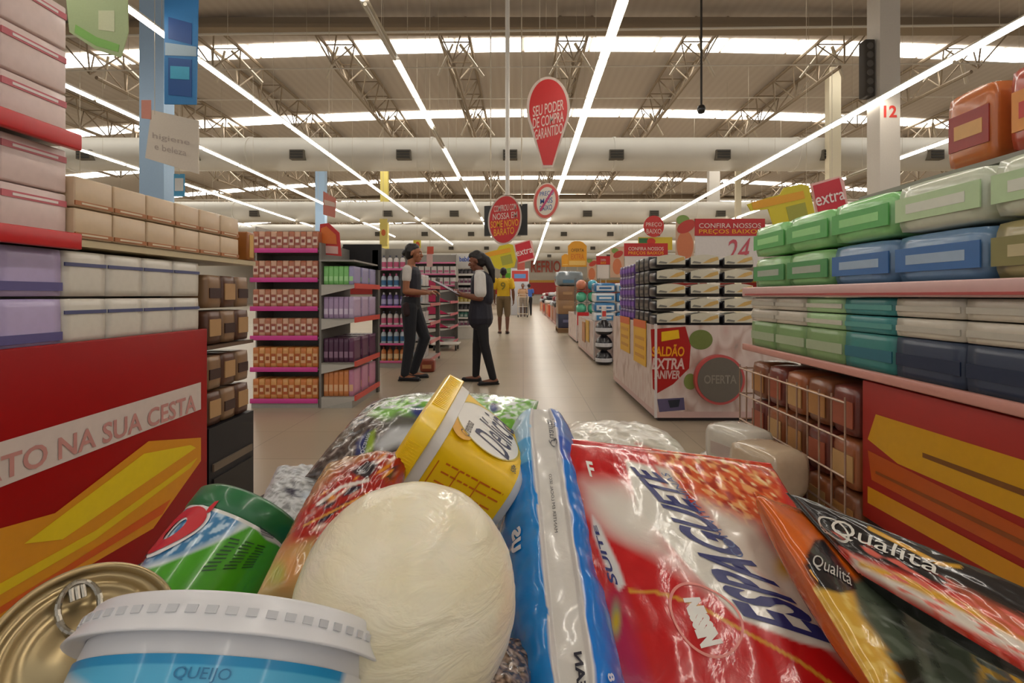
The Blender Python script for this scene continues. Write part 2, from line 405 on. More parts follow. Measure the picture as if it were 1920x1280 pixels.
part('shelf', B().bb(XL-.6, XL+.0, .62, 1.335, 1.16, 1.18, grey), g)
part('shelf', B().bb(XL-.6, XL+.0, .62, 1.335, 1.435, 1.455, grey), g)
for z in (1.17, 1.445): part('price_rail', B().rbox((XL+.01, .98, z), (.02, .72, .045), .004, redr), g)
part('end_cabinet', B().bb(XL-.6, XL-.02, 1.94, 2.26, 0, .48, black).bb(XL-.02, XL-.012, 1.96, 2.24, .30, .33, M('6a5c4c', .5)).bb(XL-.02, XL-.012, 1.96, 2.24, .03, .27, M('221e1c', .5)), g)
part('shelf', B().bb(XL-.6, XL-.02, 1.93, 2.26, .80, .815, M('5a4433', .5)), g)
part('end_post', B().bb(XL-.6, XL-.4, 2.22, 2.26, .48, 1.16, M('4a382c', .6)), g)
px = lambda sz, c, l, lab_h, l2=None, **k: carton('product_pack', 'x', 'pack', sz, c, l, '+x', lab_h, .9, **k)
GLN = 'packs on the near red-fronted shelf'
pr = Proto(carton('tissue_pack', 'x', 'tissue pack', (.3, .165, .13), 'b7a9cf', '5a5488', '+x', (.12, .3), .98, .012, .15))
for r_ in range(2):
    for i in range(4): pr.put((XL-.17, .725+i*.172, .882+r_*.135), 0, 'lilac tissue pack, %s layer above the red front, %s column from cream packs' % (('lower', 'upper')[r_], ordn(3-i)), 'lilac tissue packs')
pr = Proto(carton('tissue_pack', 'x', 'tissue pack', (.3, .135, .13), 'd6d0c4', '50557c', '+x', (.66, .74), .98, .01, .12, lab2=None))
for r_ in range(2):
    for i in range(4): pr.put((XL-.17, 1.395+i*.14, .882+r_*.135), 0, 'cream tissue pack, %s layer over the red front, %s column from brown display' % (('lower', 'upper')[r_], ordn(3-i)), 'cream tissue packs')
pr = Proto(carton('biscuit_box', 'x', 'box', (.34, .125, .085), 'cdb494', 'a8693c', '+x', (.05, .2), .98, .005, lab2='d8c8ac'))
for r_ in range(2):
    for i in range(6): pr.put((XL-.175, 1.405+i*.13, 1.182+r_*.089), 0, 'beige biscuit box, %s layer over the cream packs, %s column from its end' % (('lower', 'upper')[r_], ordn(6-i)), 'beige biscuit boxes')
carton('biscuit_box', 'brown box closing the row of beige biscuit boxes', 'box', (.34, .06, .13), '94581f', 'c99a4c', '+x', (.1, .9), .5).location = (XL-.175, 2.215, 1.182)
pr = Proto(carton('soap_carton', 'x', 'carton', (.3, .17, .118), 'ddc6c0', 'c2606a', '+x', (.7, .84), .98, .005, lab2='e8dcd8'))
for r_ in range(2):
    for i in range(4): pr.put((XL-.17, .725+i*.175, 1.182+r_*.122), 0, 'pink carton, lower red-edged shelf, %s layer, %s column from the beige boxes' % (('lower', 'upper')[r_], ordn(3-i)), 'pink cartons lower shelf')
for r_ in range(3):
    for i in range(4): pr.put((XL-.17, .725+i*.175, 1.457+r_*.122), 0, 'pink carton, top red-edged shelf, %s layer, %s column from its end' % (('bottom', 'middle', 'top')[r_], ordn(3-i)), 'pink cartons top shelf')
pr = Proto(carton('coffee_pack', 'x', 'coffee pack', (.2, .09, .14), '5d3a28', 'b08a5e', '+x', (.25, .75), .8, .015, .3))
pr2 = Proto(carton('coffee_pack', 'x', 'coffee pack', (.2, .09, .14), '8a6a4c', '3c2420', '+x', (.3, .6), .8, .015, .3))
for r_, z in enumerate((.482, .632, .817, .967)):
    for i in range(3): (pr2 if (i+r_) % 2 else pr).put((XL-.13, 1.995+i*.1, z), 0, 'brown coffee pack past the red front, %s layer from below, %s along it' % (ordn(r_), ordn(i)), 'brown coffee packs')

# ---- right-hand run: paper packs over a red and yellow front
XR = 1.25
g = empty('store_shelf', (XR+.3, 1.7, 0), 'shelf unit of big green paper packs with a pale price rail and red yellow front', 'store shelf')
pan = B().rbox((XR+.01, 1.2, .46), (.02, 1.14, .5), .004, M('a01c0e', .5, 0, .05, .0))
for pts, m, e in (([(.64, .62), (1.7, .60), (1.74, .5), (1.6, .46), (.64, .47)], M('cf9a10', .35), 0), ([(.64, .45), (1.2, .44), (1.74, .46), (1.72, .36), (.64, .36)], M('b8520e', .35), 0),
                  ([(.64, .30), (1.74, .27), (1.74, .33), (.64, .35)], M('cc8a0c', .35), 0), ([(.64, .55), (1.5, .53), (1.5, .515), (.64, .53)], M('7a4a12', .4), .001), ([(.64, .42), (1.7, .4), (1.7, .39), (.64, .40)], M('8a4410', .4), .001)):
    pan.shape(POLY(pts), lambda a, c, e=e: (XR-.0015-e, a, c), m, False)
part('promotional_front', pan, g)
part('base_cabinet', B().bb(XR+.02, XR+.62, .62, 1.77, 0, .73, M('33201e', .6)).bb(XR+.3, XR+.62, 1.77, 2.68, 0, .73, M('4a2c20', .6)), g)
part('shelf', B().bb(XR, XR+.62, .62, 2.68, .725, .745, M('c9b2a8', .5)), g)
part('shelf', B().bb(XR, XR+.62, .62, 2.68, 1.03, 1.055, M('2a2426', .5)), g)
part('price_rail', B().rbox((XR-.01, 1.65, 1.04), (.02, 2.1, .05), .006, M('d2aaa6', .35)).bb(XR-.023, XR-.02, .62, 2.66, 1.022, 1.03, M('b5504c', .4)), g)
part('price_rail', B().rbox((XR-.01, 1.65, .735), (.02, 2.1, .035), .006, M('cf9488', .35)), g)
part('back_panel', B().bb(XR+.62, XR+.64, .62, 2.68, 0, 1.38, grey), g)
part('shelf', B().bb(XR+.36, XR+.62, .62, 2.3, 1.47, 1.49, M('8d8880', .5)), g)
for y in (.63, 2.27): part('upright', B().bb(XR+.55, XR+.62, y, y+.03, 0, 1.47, greyd), g)
def paper(col, band, band2=None, sz=(.36, .33, .165)): return Proto(carton('paper_pack', 'x', 'paper pack', sz, col, band, '-x', (.25, .72), .92, .03, .45, .22, .5, lab2=band2))
pg = paper('8fcf86', '57b257', '9adf8c'); pg2 = paper('8cc47e', '4f9a58', 'a9b5a4'); pw = paper('cfd6c0', 'bcd8a8', 'dfe4d4'); pb = paper('6f93b8', '3c6fae', '9fb7cf'); po = paper('a89c6c', '8a8450', 'c2b68c')
for i in range(6):
    y = 2.49-i*.335
    (pg2 if i < 2 else pb if i < 4 else po).put((XR+.2, y, 1.057), 0, '%s paper pack, lower layer over the pale rail, %s from the far end' % ('green' if i < 2 else 'blue' if i < 4 else 'olive', ordn(i)), 'lower layer paper packs')
    (pg if i < 3 else pw).put((XR+.2, y, 1.225), 0, '%s paper pack, upper layer over the pale rail, %s from the far end' % ('bright green' if i < 3 else 'pale', ordn(i)), 'upper layer paper packs')
def flat(col, lab, h): return Proto(carton('napkin_pack', 'x', 'napkin pack', (.34, .25, h), col, lab, '-x', (.3, .6), .95, .01, .15))
fw, fg, ft, fn = flat('cfc8b8', 'c0bcae', .062), flat('86a870', 'a9b898', .135), flat('3f8a86', '2f6f80', .135), flat('3a465c', '22304a', .135); fwg = flat('a9cf98', 'c9c8b8', .062); fwt = flat('3f8f90', '5a9f98', .062)
for i in range(8):
    y = 2.53-i*.257
    nm = 'green' if i < 3 else 'teal' if i < 4 else 'dark navy'
    (fg if i < 3 else ft if i < 4 else fn).put((XR+.18, y, .747), 0, '%s napkin pack low under the pale rail, %s from the aisle end' % (nm, ordn(i)), 'low napkin packs')
    for q in range(2):
        (fw if i not in (2, 3) else fwg if i == 2 else fwt).put((XR+.18, y, .884+q*.066), 0, 'flat napkin pack, %s thin layer under the pale rail, %s from far end' % (('lower', 'upper')[q], ordn(i)), 'flat napkin packs')
sn = [Proto(carton('snack_bag', 'x', 'snack bag', (.16, .2, .3), c, l, '-x', (.25, .7), .8, .02, .6, .25, .5, lab2=l2)) for c, l, l2 in (('b4442c', 'd98a3a', 'c23028'), ('c06a34', '9a2f28', 'd8a060'), ('9a3430', 'c86a50', '7a2030'))]
for i in range(5):
    for r_ in range(1):
        sn[i % 3].put((XR+.48, .82+i*.24, 1.492), 0, 'snack bag high above the paper packs, %s from the near end' % ordn(i), 'snack bags top shelf')
# wire bin with biscuit bags, white sacks in front of it
wb = empty('wire_bin', (XR+.12, 2.2, 0), 'wire bin of brown bags under the green paper packs', 'wire bin')
b = B()
for z in (.06, .2, .34, .48, .62): b.tube([(XR-.05, 1.79, z), (XR-.05, 2.66, z), (XR+.28, 2.66, z)], .005, M('b59a86', .4, .5), 5)
for i in range(12): b.cyl((XR-.05, 1.79+i*.079, .0), (XR-.05, 1.79+i*.079, .64), .004, None, M('b59a86', .4, .5), 5)
part('wire_mesh', b, wb); part('bin_floor', B().bb(XR-.05, XR+.28, 1.79, 2.66, .04, .06, M('8a6a58', .6)), wb)
bags = [Proto(carton('pasta_bag', 'x', 'bag', (.2, .15, .2), c, l, '-x', (.2, .7), .8, .02, .6, .3, .5)) for c, l in (('8a5436', 'b9854c'), ('a8623a', 'c9a06a'), ('7a3a30', 'a85a40'))]
for r_ in range(3):
    for i in range(5): bags[(i+r_) % 3].put((XR+.1, 1.88+i*.17, .062+r_*.205), 0, 'brown bag inside the wire bin, %s layer from below, %s from the red front' % (ordn(r_), ordn(i)), 'brown bags in the wire bin')
sk = Proto(carton('plastic_sack', 'x', 'sack', (.22, .27, .2), 'c9c3b6', 'b8a8a0', '-x', (.3, .6), .5, .03, .8, .2, .5))
sk2 = Proto(carton('plastic_sack', 'x', 'sack', (.22, .27, .2), 'b9a58c', 'b06a5c', '-x', (.3, .6), .5, .03, .8, .2, .5))
for i, (x, y, z) in enumerate(((1.06, 1.9, 0), (1.05, 2.19, 0), (1.06, 2.48, 0), (1.04, 2.04, .19), (1.05, 2.34, .19))):
    (sk if i % 2 == 0 else sk2).put((x, y, z), .1*i, ('pale' if i % 2 == 0 else 'tan')+' plastic sack heaped before the wire bin, '+('first on the floor', 'second on the floor', 'third on the floor', 'first on top', 'second on top')[i], 'sacks before the wire bin')

# ---- promotional bins along the aisle
bm_, nt, bs = node_mat('printed_bin_panel')
tc = nt.nodes.new('ShaderNodeTexCoord'); vo = nt.nodes.new('ShaderNodeTexVoronoi'); vo.inputs['Scale'].default_value = 9
mp = nt.nodes.new('ShaderNodeMapping'); mp.inputs['Scale'].default_value = (1, 1, .5)
rp = nt.nodes.new('ShaderNodeValToRGB'); rp.color_ramp.interpolation = 'EASE'
for p_, c_ in ((.0, 'c9a79e'), (.3, 'cdb7ae'), (.55, 'd6c4bc'), (.8, 'b99a8e')):
    e = rp.color_ramp.elements.new(p_) if p_ not in (0.,) else rp.color_ramp.elements[0]
    e.color = (*lin(c_), 1)
rp.color_ramp.elements[-1].color = (*lin('9a8a7e'), 1)
nt.links.new(tc.outputs['Object'], mp.inputs[0]); nt.links.new(mp.outputs[0], vo.inputs['Vector']); nt.links.new(vo.outputs['Distance'], rp.inputs[0]); nt.links.new(rp.outputs[0], bs.inputs['Base Color']); bs.inputs['Roughness'].default_value = .35
def bin_(label, x0, x1, y0, y1, h, mat=bm_):
    r = empty('display_bin', ((x0+x1)/2, (y0+y1)/2, 0), label, 'display bin')
    part('plinth', B().bb(x0, x1, y0, y1, .03, .08, M('cba9a2', .4)).bb(x0+.03, x1-.03, y0+.03, y1-.03, 0, .03, M('3a2c2a', .6)), r)
    part('front_panel', B().bb(x0, x1, y0, y0+.012, .08, h, mat), r); part('back_panel', B().bb(x0, x1, y1-.012, y1, .08, h, mat), r)
    part('side_panel', B().bb(x0, x0+.012, y0+.012, y1-.012, .08, h, mat), r); part('side_panel', B().bb(x1-.012, x1, y0+.012, y1-.012, .08, h, mat), r)
    part('corner_post', B().bb(x0-.006, x0+.014, y0-.006, y0+.014, .03, h+.01, M('d9d0cc', .3)), r)
    part('lid_board', B().bb(x0+.012, x1-.012, y0+.012, y1-.012, h-.03, h-.01, M('8c7f78', .6)), r)
    return r
g = bin_('big promotional bin with red yellow posters carrying black trays', 1.07, 2.15, 3.89, 5.7, .78)
yf = 3.89
def px_poly(pts, D, e, m, b): b.shape(POLY([(P(u, v, D).x, P(u, v, D).z) for u, v in pts]), lambda a, c: (a, D-e, c), m, False)
b = B(); px_poly([(1220, 617), (1285, 612), (1295, 648), (1292, 690), (1262, 720), (1232, 737), (1224, 728)], yf, .002, M('a81c18', .35), b)
px_poly([(1240, 622), (1272, 618), (1274, 634), (1240, 640)], yf, .004, M('e8b820', .35), b)
b.shape(T('SALDÃO', .03, .1), facing(*[P(1222, 0, yf).x, P(1283, 0, yf).x], P(0, 668, yf).z, P(0, 645, yf).z, yf-.004), M('e89a14', .4), False)
b.shape(T('EXTRA', .03, .15), facing(P(1222, 0, yf).x, P(1283, 0, yf).x, P(0, 692, yf).z, P(0, 671, yf).z, yf-.004), M('d9b8b0', .4), False)
b.shape(T('ANIVER', .03, .15), facing(P(1226, 0, yf).x, P(1275, 0, yf).x, P(0, 710, yf).z, P(0, 694, yf).z, yf-.004), M('d0b0a8', .4), False)
b.shape(ELL(), facing(P(1292, 0, yf).x, P(1336, 0, yf).x, P(0, 655, yf).z, P(0, 618, yf).z, yf-.003), M('6f7a3a', .5), False)
b.shape(ELL(), facing(P(1282, 0, yf).x, P(1306, 0, yf).x, P(0, 730, yf).z, P(0, 700, yf).z, yf-.003), M('7d8a46', .5), False)
px_poly([(1232, 748), (1282, 745), (1284, 768), (1236, 772)], yf, .003, M('5a5070', .5), b); px_poly([(1252, 750), (1275, 748), (1272, 762), (1256, 764)], yf, .005, M('232634', .5), b)
part('poster', b, g)
b = B()
for y0, y1, z0, z1 in ((4.16, 4.62, .40, .80), (4.80, 5.25, .44, .80)):
    b.bb(1.062, 1.066, y0, y1, z0, z1, M('e0ac1c', .4)); b.bb(1.060, 1.062, y0, y1, z1-.07, z1, M('d8621c', .4))
    for q in range(3): b.bb(1.060, 1.062, y0+.06, y1-.06, z0+.06+q*.08, z0+.09+q*.08, M('c98a14', .4))
part('poster', b, g)
ro = empty('round_sign', (0, 0, 0), 'round red-ringed dark sign fixed to the promotional bin with posters', 'sign')
c_ = P(1350, 712, yf-.05)
b = B(); b.cyl((c_.x, c_.y, c_.z), (c_.x, c_.y+.045, c_.z), .2, .2, M('c0504e', .35), 40); part('ring', b, ro)
part('plate', B().cyl((c_.x, c_.y-.004, c_.z), (c_.x, c_.y+.0, c_.z), .18, .18, M('6a6258', .5), 40), ro)
part('lettering', B().shape(T('OFERTA', .02), facing(c_.x-.13, c_.x+.13, c_.z-.03, c_.z+.04, c_.y-.006), M('8c8478', .5)), ro)
tray = empty('meal_tray', (0, 0, 0), 'x', 'tray')
B().rbox((0, 0, .045), (.255, .2, .085), .02, M('16141a', .3, 0, .05, .3)).build('tray', tray)
b = B(); L_ = M('cfc7b2', .35); 
for i in range(8):
    x0 = -.115+i*.0288; zz = lambda x: .088+.022*math.cos(x/.12*1.4)
    b.add([(x0, -.104, .03), (x0+.0288, -.104, .03), (x0+.0288, -.104, zz(x0+.0288)), (x0, -.104, zz(x0)), (x0, .09, zz(x0)), (x0+.0288, .09, zz(x0+.0288)), (x0, -.1, .03), (x0+.0288, -.1, .03)], [(0, 1, 2, 3), (3, 2, 5, 4)], L_)
b.shape(POLY([(0, 0), (.5, .1), (1, .5), (.95, .95), (.5, .7)]), facing(-.02, .11, .04, .095, -.106), M('cba45c', .4), False); b.shape(POLY([(0, .2), (.9, 0), (1, .5), (.2, .9)]), facing(-.105, -.03, .035, .06, -.106), M('7f7a70', .4), False)
b.build('label_sleeve', tray)
tp = Proto(tray)
for r_ in range(5):
    for i in range(3): tp.put((1.20+i*.275, 4.0, .771+r_*.118), 0, 'black tray with a cream label, %s layer from below, %s column from the aisle' % (ordn(r_), ordn(i)), 'black trays front stack')
bt = Proto(carton('snack_tray', 'x', 'tray', (.22, .16, .112), '1d1a1e', '6a6258', '-x', (.3, .55), .7, .02, .2))
pp = Proto(carton('snack_tray', 'x', 'tray', (.22, .13, .112), '4b2a78', '7a4ab0', '-x', (.3, .7), .8, .02, .2))
for r_ in range(5):
    for i in range(3): bt.put((1.19, 4.21+i*.175, .771+r_*.118), 0, 'plain black tray, aisle side, %s layer from below, %s behind the labelled trays' % (ordn(r_), ordn(i)), 'black trays aisle side')
    for i in range(5): pp.put((1.19, 4.74+i*.14, .771+r_*.112), 0, 'purple pack on the bin, %s layer from below, %s behind the black trays' % (ordn(r_), ordn(i)), 'purple packs')
# second bin: blue white packs, jugs in front
g = bin_('narrower promotional bin of blue and white packs behind the tray bin', 1.09, 1.8, 7.4, 9.5, .62)
part('poster', B().bb(1.078, 1.084, 7.9, 8.3, .25, .6, M('d8a81c', .4)).bb(1.078, 1.084, 8.4, 8.8, .2, .55, M('c07a3c', .4)), g)
bw = [Proto(carton('diaper_pack', 'x', 'pack', (.34, .4, .15), c, l, '-y', (.2, .7), .8, .03, .5, .25, .5, lab2=l2)) for c, l, l2 in (('dfe2e4', '3f86b8', 'e8ecee'), ('3a7fb4', 'd8dde0', '2a6aa0'))]
for r_ in range(4):
    for i in range(2):
        bw[(i+r_) % 2].put((1.27+i*.35, 7.62, .612+r_*.152), 0, '%s pack heaped behind the trays, %s layer from below, %s' % (('white', 'blue')[(i+r_) % 2], ordn(r_), ('aisle side', 'inner side')[i]), 'blue white packs')
jug = empty('detergent_jug', (0, 0, 0), 'x', 'jug')
B().lathe([(0, 0), (.1, 0), (.125, .03), (.125, .1), (.1, .16), (.05, .2), (.04, .215), (0, .215)], M('1c1a20', .25, 0, .05, .4), 24).build('body', jug)
B().lathe([(.1265, .045), (.1265, .1)], M('c9c9cc', .3), 24).build('label_band', jug); B().cyl((0, 0, .215), (0, 0, .222), .045, .03, M('d0d0d2', .4), 14).build('cap', jug)
jp = Proto(jug)
for i, (x, y) in enumerate(((1.2, 7.14), (1.47, 7.16))):
    for r_ in range(3): jp.put((x, y, r_*.223), 0, 'silver-banded black jug, %s of three in the %s stack' % (('lowest', 'middle', 'highest')[r_], ('aisle-side', 'inner')[i]), 'detergent jugs')
o = carton('spray_bottle', 'white spray bottle standing on the black jugs', 'bottle', (.07, .05, .2), 'd4d0cc', 'c03a34', '-y', (.2, .6), .8, .012); o.location = (1.2, 7.14, .671)
# third bin: balls
g = bin_('small promotional bin under a rack of teal balls', 1.15, 1.62, 10.4, 12.2, .62)
part('poster', B().bb(1.17, 1.42, 10.385, 10.392, .38, .66, redr).bb(1.2, 1.38, 10.38, 10.385, .43, .58, yel).bb(1.22, 1.36, 10.38, 10.385, .08, .22, M('7a4a2c', .5)), g)
rk = empty('ball_rack', (1.4, 10.6, .6), 'wire rack holding teal and green balls', 'rack'); b = B()
for x in (1.15, 1.41, 1.66): b.cyl((x, 10.47, .6), (x, 10.47, 1.40), .008, None, greyd, 6); b.cyl((x, 10.73, .6), (x, 10.73, 1.40), .008, None, greyd, 6)
part('upright', b, rk)
for z in (.615, .872, 1.13): part('rack_tier', B().tube([(1.15, 10.47, z), (1.66, 10.47, z), (1.66, 10.73, z), (1.15, 10.73, z), (1.15, 10.47, z)], .006, greyd, 6).bb(1.15, 1.66, 10.5, 10.7, z-.003, z+.003, greyd), rk)
balls = []
for c in ('5cc09a', '46a8c0', 'cc7a5a'):
    o = B().lathe([(.118*math.sin(math.pi*i/16), .118-.118*math.cos(math.pi*i/16)) for i in range(17)], M(c, .3, 0, .05, .4), 24).build('ball'); tag(o, 'x', 'ball'); balls.append(Proto(o))
for r_, z in enumerate((.618, .875, 1.133)):
    for i in range(2):
        q = 2 if (r_, i) == (2, 0) else 1 if (r_, i) == (2, 1) else 0
        balls[q].put((1.28+i*.25, 10.6, z), 0, '%s ball on the %s tier of the wire rack, %s side' % (('green', 'blue', 'orange')[q], ('lowest', 'middle', 'top')[r_], ('aisle', 'inner')[i]), 'balls on the rack')
# pallet of cartons with a wrapped bundle
pl = empty('pallet', (1.2, 13.6, 0), 'low wooden pallet under stacked brown cartons', 'pallet')
part('deck', B().bb(.95, 1.5, 13.1, 14.1, .1, .13, M('8a6a44', .7)), pl)
for y in (13.12, 13.55, 13.98): part('bearer', B().bb(.95, 1.5, y, y+.1, 0, .1, M('7a5c3c', .7)), pl)
cb = [Proto(carton('cardboard_carton', 'x', 'carton', (.52, .9, .38), c, l, '-y', (.4, .6), .5, .006)) for c, l in (('2c2c48', '6a6a8a'), ('94704c', 'b08a60'), ('8a664a', 'a9845e'))]
for i in range(3): cb[i].put((1.22, 13.6, .132+i*.383), 0, ('dark navy carton lowest on the pallet', 'brown carton in the middle of the pallet stack', 'brown carton topping the pallet stack')[i])
o = carton('wrapped_bundle', 'grey plastic wrapped bundle bulging over the pallet cartons', 'bundle', (.78, .9, .42), '7f8a90', '4f7a98', '-y', (.2, .4), .5, .05, .7, .15, .8); o.location = (1.28, 13.6, 1.283)
# distant bins and piles
for i, (y, c) in enumerate(((15.2, 'b0846c'), (17.0, 'a0786c'), (19, 'b8907c'), (21.2, 'c4501c'), (24, 'b88a70'), (27.5, 'a87060'), (31.5, 'b07a60'))):
    r = empty('display_bin', (1.35, y, 0), 'far bin along the aisle, %s past the wrapped pallet' % ordn(i), 'display bin', 'far bins')
    m_ = M(c, .5); part('plinth', B().bb(1.12, 1.9, y, y+1.3, 0, .08, M('c09a94', .4)), r); part('body', B().bb(1.14, 1.88, y+.02, y+1.28, .08, .6, m_), r)
    part('poster', B().bb(1.16, 1.4, y+.005, y+.015, .15, .5, M('c0401c', .4) if i % 2 else M('c9906c', .4)), r)
    if i in (0, 1, 2, 4, 5, 6):
        for q in range(3):
            o = carton('clothing_bundle', 'soft bundle heaped on the %s far bin, %s from below' % (ordn(i), ordn(q)), 'bundle', (.66-.1*q, 1.0, .2), ('d0cdc8', '1e1c22', 'b4b8bc', '7a2028')[(q+i) % 4], None, round_=.05, puff=.7, group='bundles on far bins'); o.location = (1.42+.05*q, y+.65, .6+q*.195)

# ---- shelves on the workers' side
def shelf_unit(name, label, x0, x1, y0, dep, zs, top, rail, body=grey, rail_h=.03, back=None, ends=True):
    r = empty(name, ((x0+x1)/2, y0+dep/2, 0), label, 'store shelf')
    part('base', B().bb(x0, x1, y0+.01, y0+dep, 0, zs[0]-.01, body), r)
    part('back_panel', B().bb(x0, x1, y0+dep-.02, y0+dep, zs[0], top, back or M('8f8a82', .6)), r)
    if ends:
        for x in (x0-.012, x1): part('end_panel', B().bb(x, x+.012, y0+.1, y0+dep, 0, top, body), r)
    for z in zs:
        s_ = part('shelf', B().bb(x0, x1, y0, y0+dep-.02, z-.018, z, M('cfc9c0', .5)), r)
        t_ = B().rbox(((x0+x1)/2, y0-.008, z-.008), (x1-x0, .016, rail_h), .003, rail).build('price_rail', s_); t_.matrix_parent_inverse = s_.matrix_world.inverted()
        t_.matrix_parent_inverse = Matrix.Translation(-r.location)@Matrix.Identity(4)
        t_.parent = s_; t_.matrix_parent_inverse = Matrix.Identity(4)
    return r
ya = 4.35
zs = (.075, .36, .645, .91, 1.17, 1.436)
shelf_unit('store_shelf', 'pink-edged shelf end packed with small orange brown packets', -2.47, -1.86, ya, .42, zs, 1.66, M('cf3f92', .4), rail_h=.042)
pk = [Proto(carton('snack_packet', 'x', 'packet', (.052, .16, h), c, l, '-y', (.25, .7), .8, .008, .2, lab2=l2)) for h, c, l, l2 in ((.17, 'b06a4c', 'dcc0ac', '8a3a30'), (.17, 'd0a488', '9a5040', 'e4d4c4'), (.19, 'cb7a3a', 'dcae80', '9a4a20'), (.19, 'd59a5a', 'b0582a', 'e6c8a0'))]
for si, z in enumerate(zs):
    for i in range(11):
        pk[(i % 2) + (2 if si < 2 else 0)].put((-2.43+i*.054, ya+.09, z), 0, 'small %s packet on the %s shelf from the floor of the pink-edged end' % ('orange' if si < 2 else 'brown', ordn(si)), 'packets on pink-edged shelf %s' % ordn(si))
# shelving seen from its end, tapering brackets
def end_view(label, x0, x1, y0, y1, zs, top, rail, plate=None):
    r = empty('store_shelf', ((x0+x1)/2, (y0+y1)/2, 0), label, 'store shelf')
    part('back_panel', B().bb(x0-.02, x0, y0, y1, 0, top, M('77736c', .6)), r)
    part('base', B().bb(x0, x1-.02, y0, y1, 0, zs[0]-.02, grey), r)
    for z in zs:
        s_ = part('shelf', B().bb(x0, x1, y0, y1, z-.015, z, M('bdb8b0', .5)), r)
        B().bb(x1, x1+.015, y0, y1, z-.035, z+.012, rail).build('price_rail', s_)
        B().add([(x0, y0, z), (x1, y0, z), (x1, y0, z-.03), (x0, y0, z-.1), (x0, y0+.012, z), (x1, y0+.012, z), (x1, y0+.012, z-.03), (x0, y0+.012, z-.1)], [(0, 3, 2, 1), (4, 5, 6, 7), (0, 1, 5, 4), (3, 7, 6, 2), (1, 2, 6, 5), (0, 4, 7, 3)], M('b5b0a6', .5)).build('bracket', s_)
        if plate: B().add([(x0, y0+.02, z), (x1*.5+x0*.5, y0+.02, z), (x1-.03, y0+.02, z), (x0, y0+.02, z+.2), (x0, y0+.03, z), (x1-.03, y0+.03, z), (x0, y0+.03, z+.2)], [(0, 2, 3), (4, 6, 5), (2, 5, 6, 3)], plate).build('side_plate', s_)
    part('end_post', B().bb(x1-.06, x1, y1-.02, y1+.04, 0, top, M('5a5650', .5)), r)
    return r
zs = (.1, .41, .81, 1.12)
g = end_view('grey bracket shelf with green lilac and purple packs beside the pink-edged end', -1.83, -1.53, ya, 5.08, zs, 1.5, M('cc4a3c', .4))
part('header_panel', B().bb(-1.9, -1.5, 5.06, 5.09, 1.29, 1.56, M('121014', .6)), g)
part('top_cap', B().bb(-1.85, -1.53, ya, 5.05, 1.33, 1.345, M('8f8b84', .5)), g)
cols = (('d0834a', 'e0b48a'), ('4a2440', '8a6a80'), ('a88fb0', 'cfc0d4'), ('7fc36e', 'a9dc98'))
nms = ('orange', 'dark purple', 'lilac', 'green')
for si, z in enumerate(zs):
    h = (.24, .22, .2, .17)[si]
    pr = Proto(carton('shampoo_pack', 'x', 'pack', (.042, .2, h), cols[si][0], cols[si][1], '-y', (.2, .45), .8, .008, .1))
    pq = Proto(carton('shampoo_pack', 'x', 'pack', (.042, .2, h), ('c0809c', '5a2a4c', 'b8a4c0', '9a94b8')[si], cols[si][1], '-y', (.2, .45), .8, .008, .1))
    for j in range(3):
        for i in range(6): (pq if i > 4 else pr).put((-1.80+i*.046, ya+.13+j*.23, z), 0, '%s pack on the %s shelf from the floor of the grey bracket shelf' % (nms[si], ordn(si)), '%s packs on bracket shelf' % nms[si])
# pink-railed end behind the first worker
yb = 6.8; zs = (.09, .34, .6, .87, 1.14, 1.4)
shelf_unit('store_shelf', 'pink-railed shelf behind the worker facing the clipboard', -2.06, -1.66, yb, .4, zs, 1.72, M('d05a90', .4), rail_h=.03)
bt_ = []
for c, l, cp in (('5a4a86', 'a9a4c8', 'd8d0d8'), ('b8c4cc', '3c6a92', 'd06a98'), ('cfc8c4', 'c05a7a', '4a4a5a'), ('c9793a', 'e0c090', '8a3020')):
    r = empty('lotion_bottle', (0, 0, 0), 'x', 'bottle'); B().lathe([(0, 0), (.034, 0), (.037, .01), (.037, .12), (.03, .15), (.014, .165), (0, .165)], M(c, .3, 0, .05, .3), 14).build('body', r)
    B().lathe([(.0375, .03), (.0375, .1)], M(l, .4), 14).build('label_band', r); B().cyl((0, 0, .165), (0, 0, .195), .014, .013, M(cp, .4), 10).build('cap', r); bt_.append(Proto(r))
for si, z in enumerate(zs):
    for i in range(4): bt_[(si % 3 if si else 3)].put((-2.0+i*.09, yb+.09, z), 0, '%s bottle on the %s shelf from the floor of the pink-railed unit' % (('purple', 'pale blue', 'white', 'orange')[si % 3 if si else 3], ordn(si)), 'bottles on pink-railed shelf %s' % ordn(si))
g = end_view('grey bracket shelf with pale packs just behind the first worker', -1.62, -1.36, 7.0, 7.8, (.09, .35, .62, .9, 1.16), 1.3, M('c07070', .4))
pr = Proto(carton('cotton_pack', 'x', 'pack', (.07, .2, .17), 'cfc9c6', 'a8b4bc', '-y', (.2, .6), .8, .01, .2))
for si, z in enumerate((.09, .35, .62, .9, 1.16)):
    for j in range(2):
        for i in range(2): pr.put((-1.58+i*.075, 7.13+j*.24, z), 0, 'pale cotton pack on the %s shelf from the floor behind the first worker' % ordn(si), 'cotton packs %s shelf' % ordn(si))
o = carton('shopping_bag', 'reddish brown bag on the floor behind the first worker', 'bag', (.2, .16, .17), '8a3c28', 'c08a5a', '-y', (.3, .6), .6, .03, .6); o.location = (-1.28, 6.45, 0)
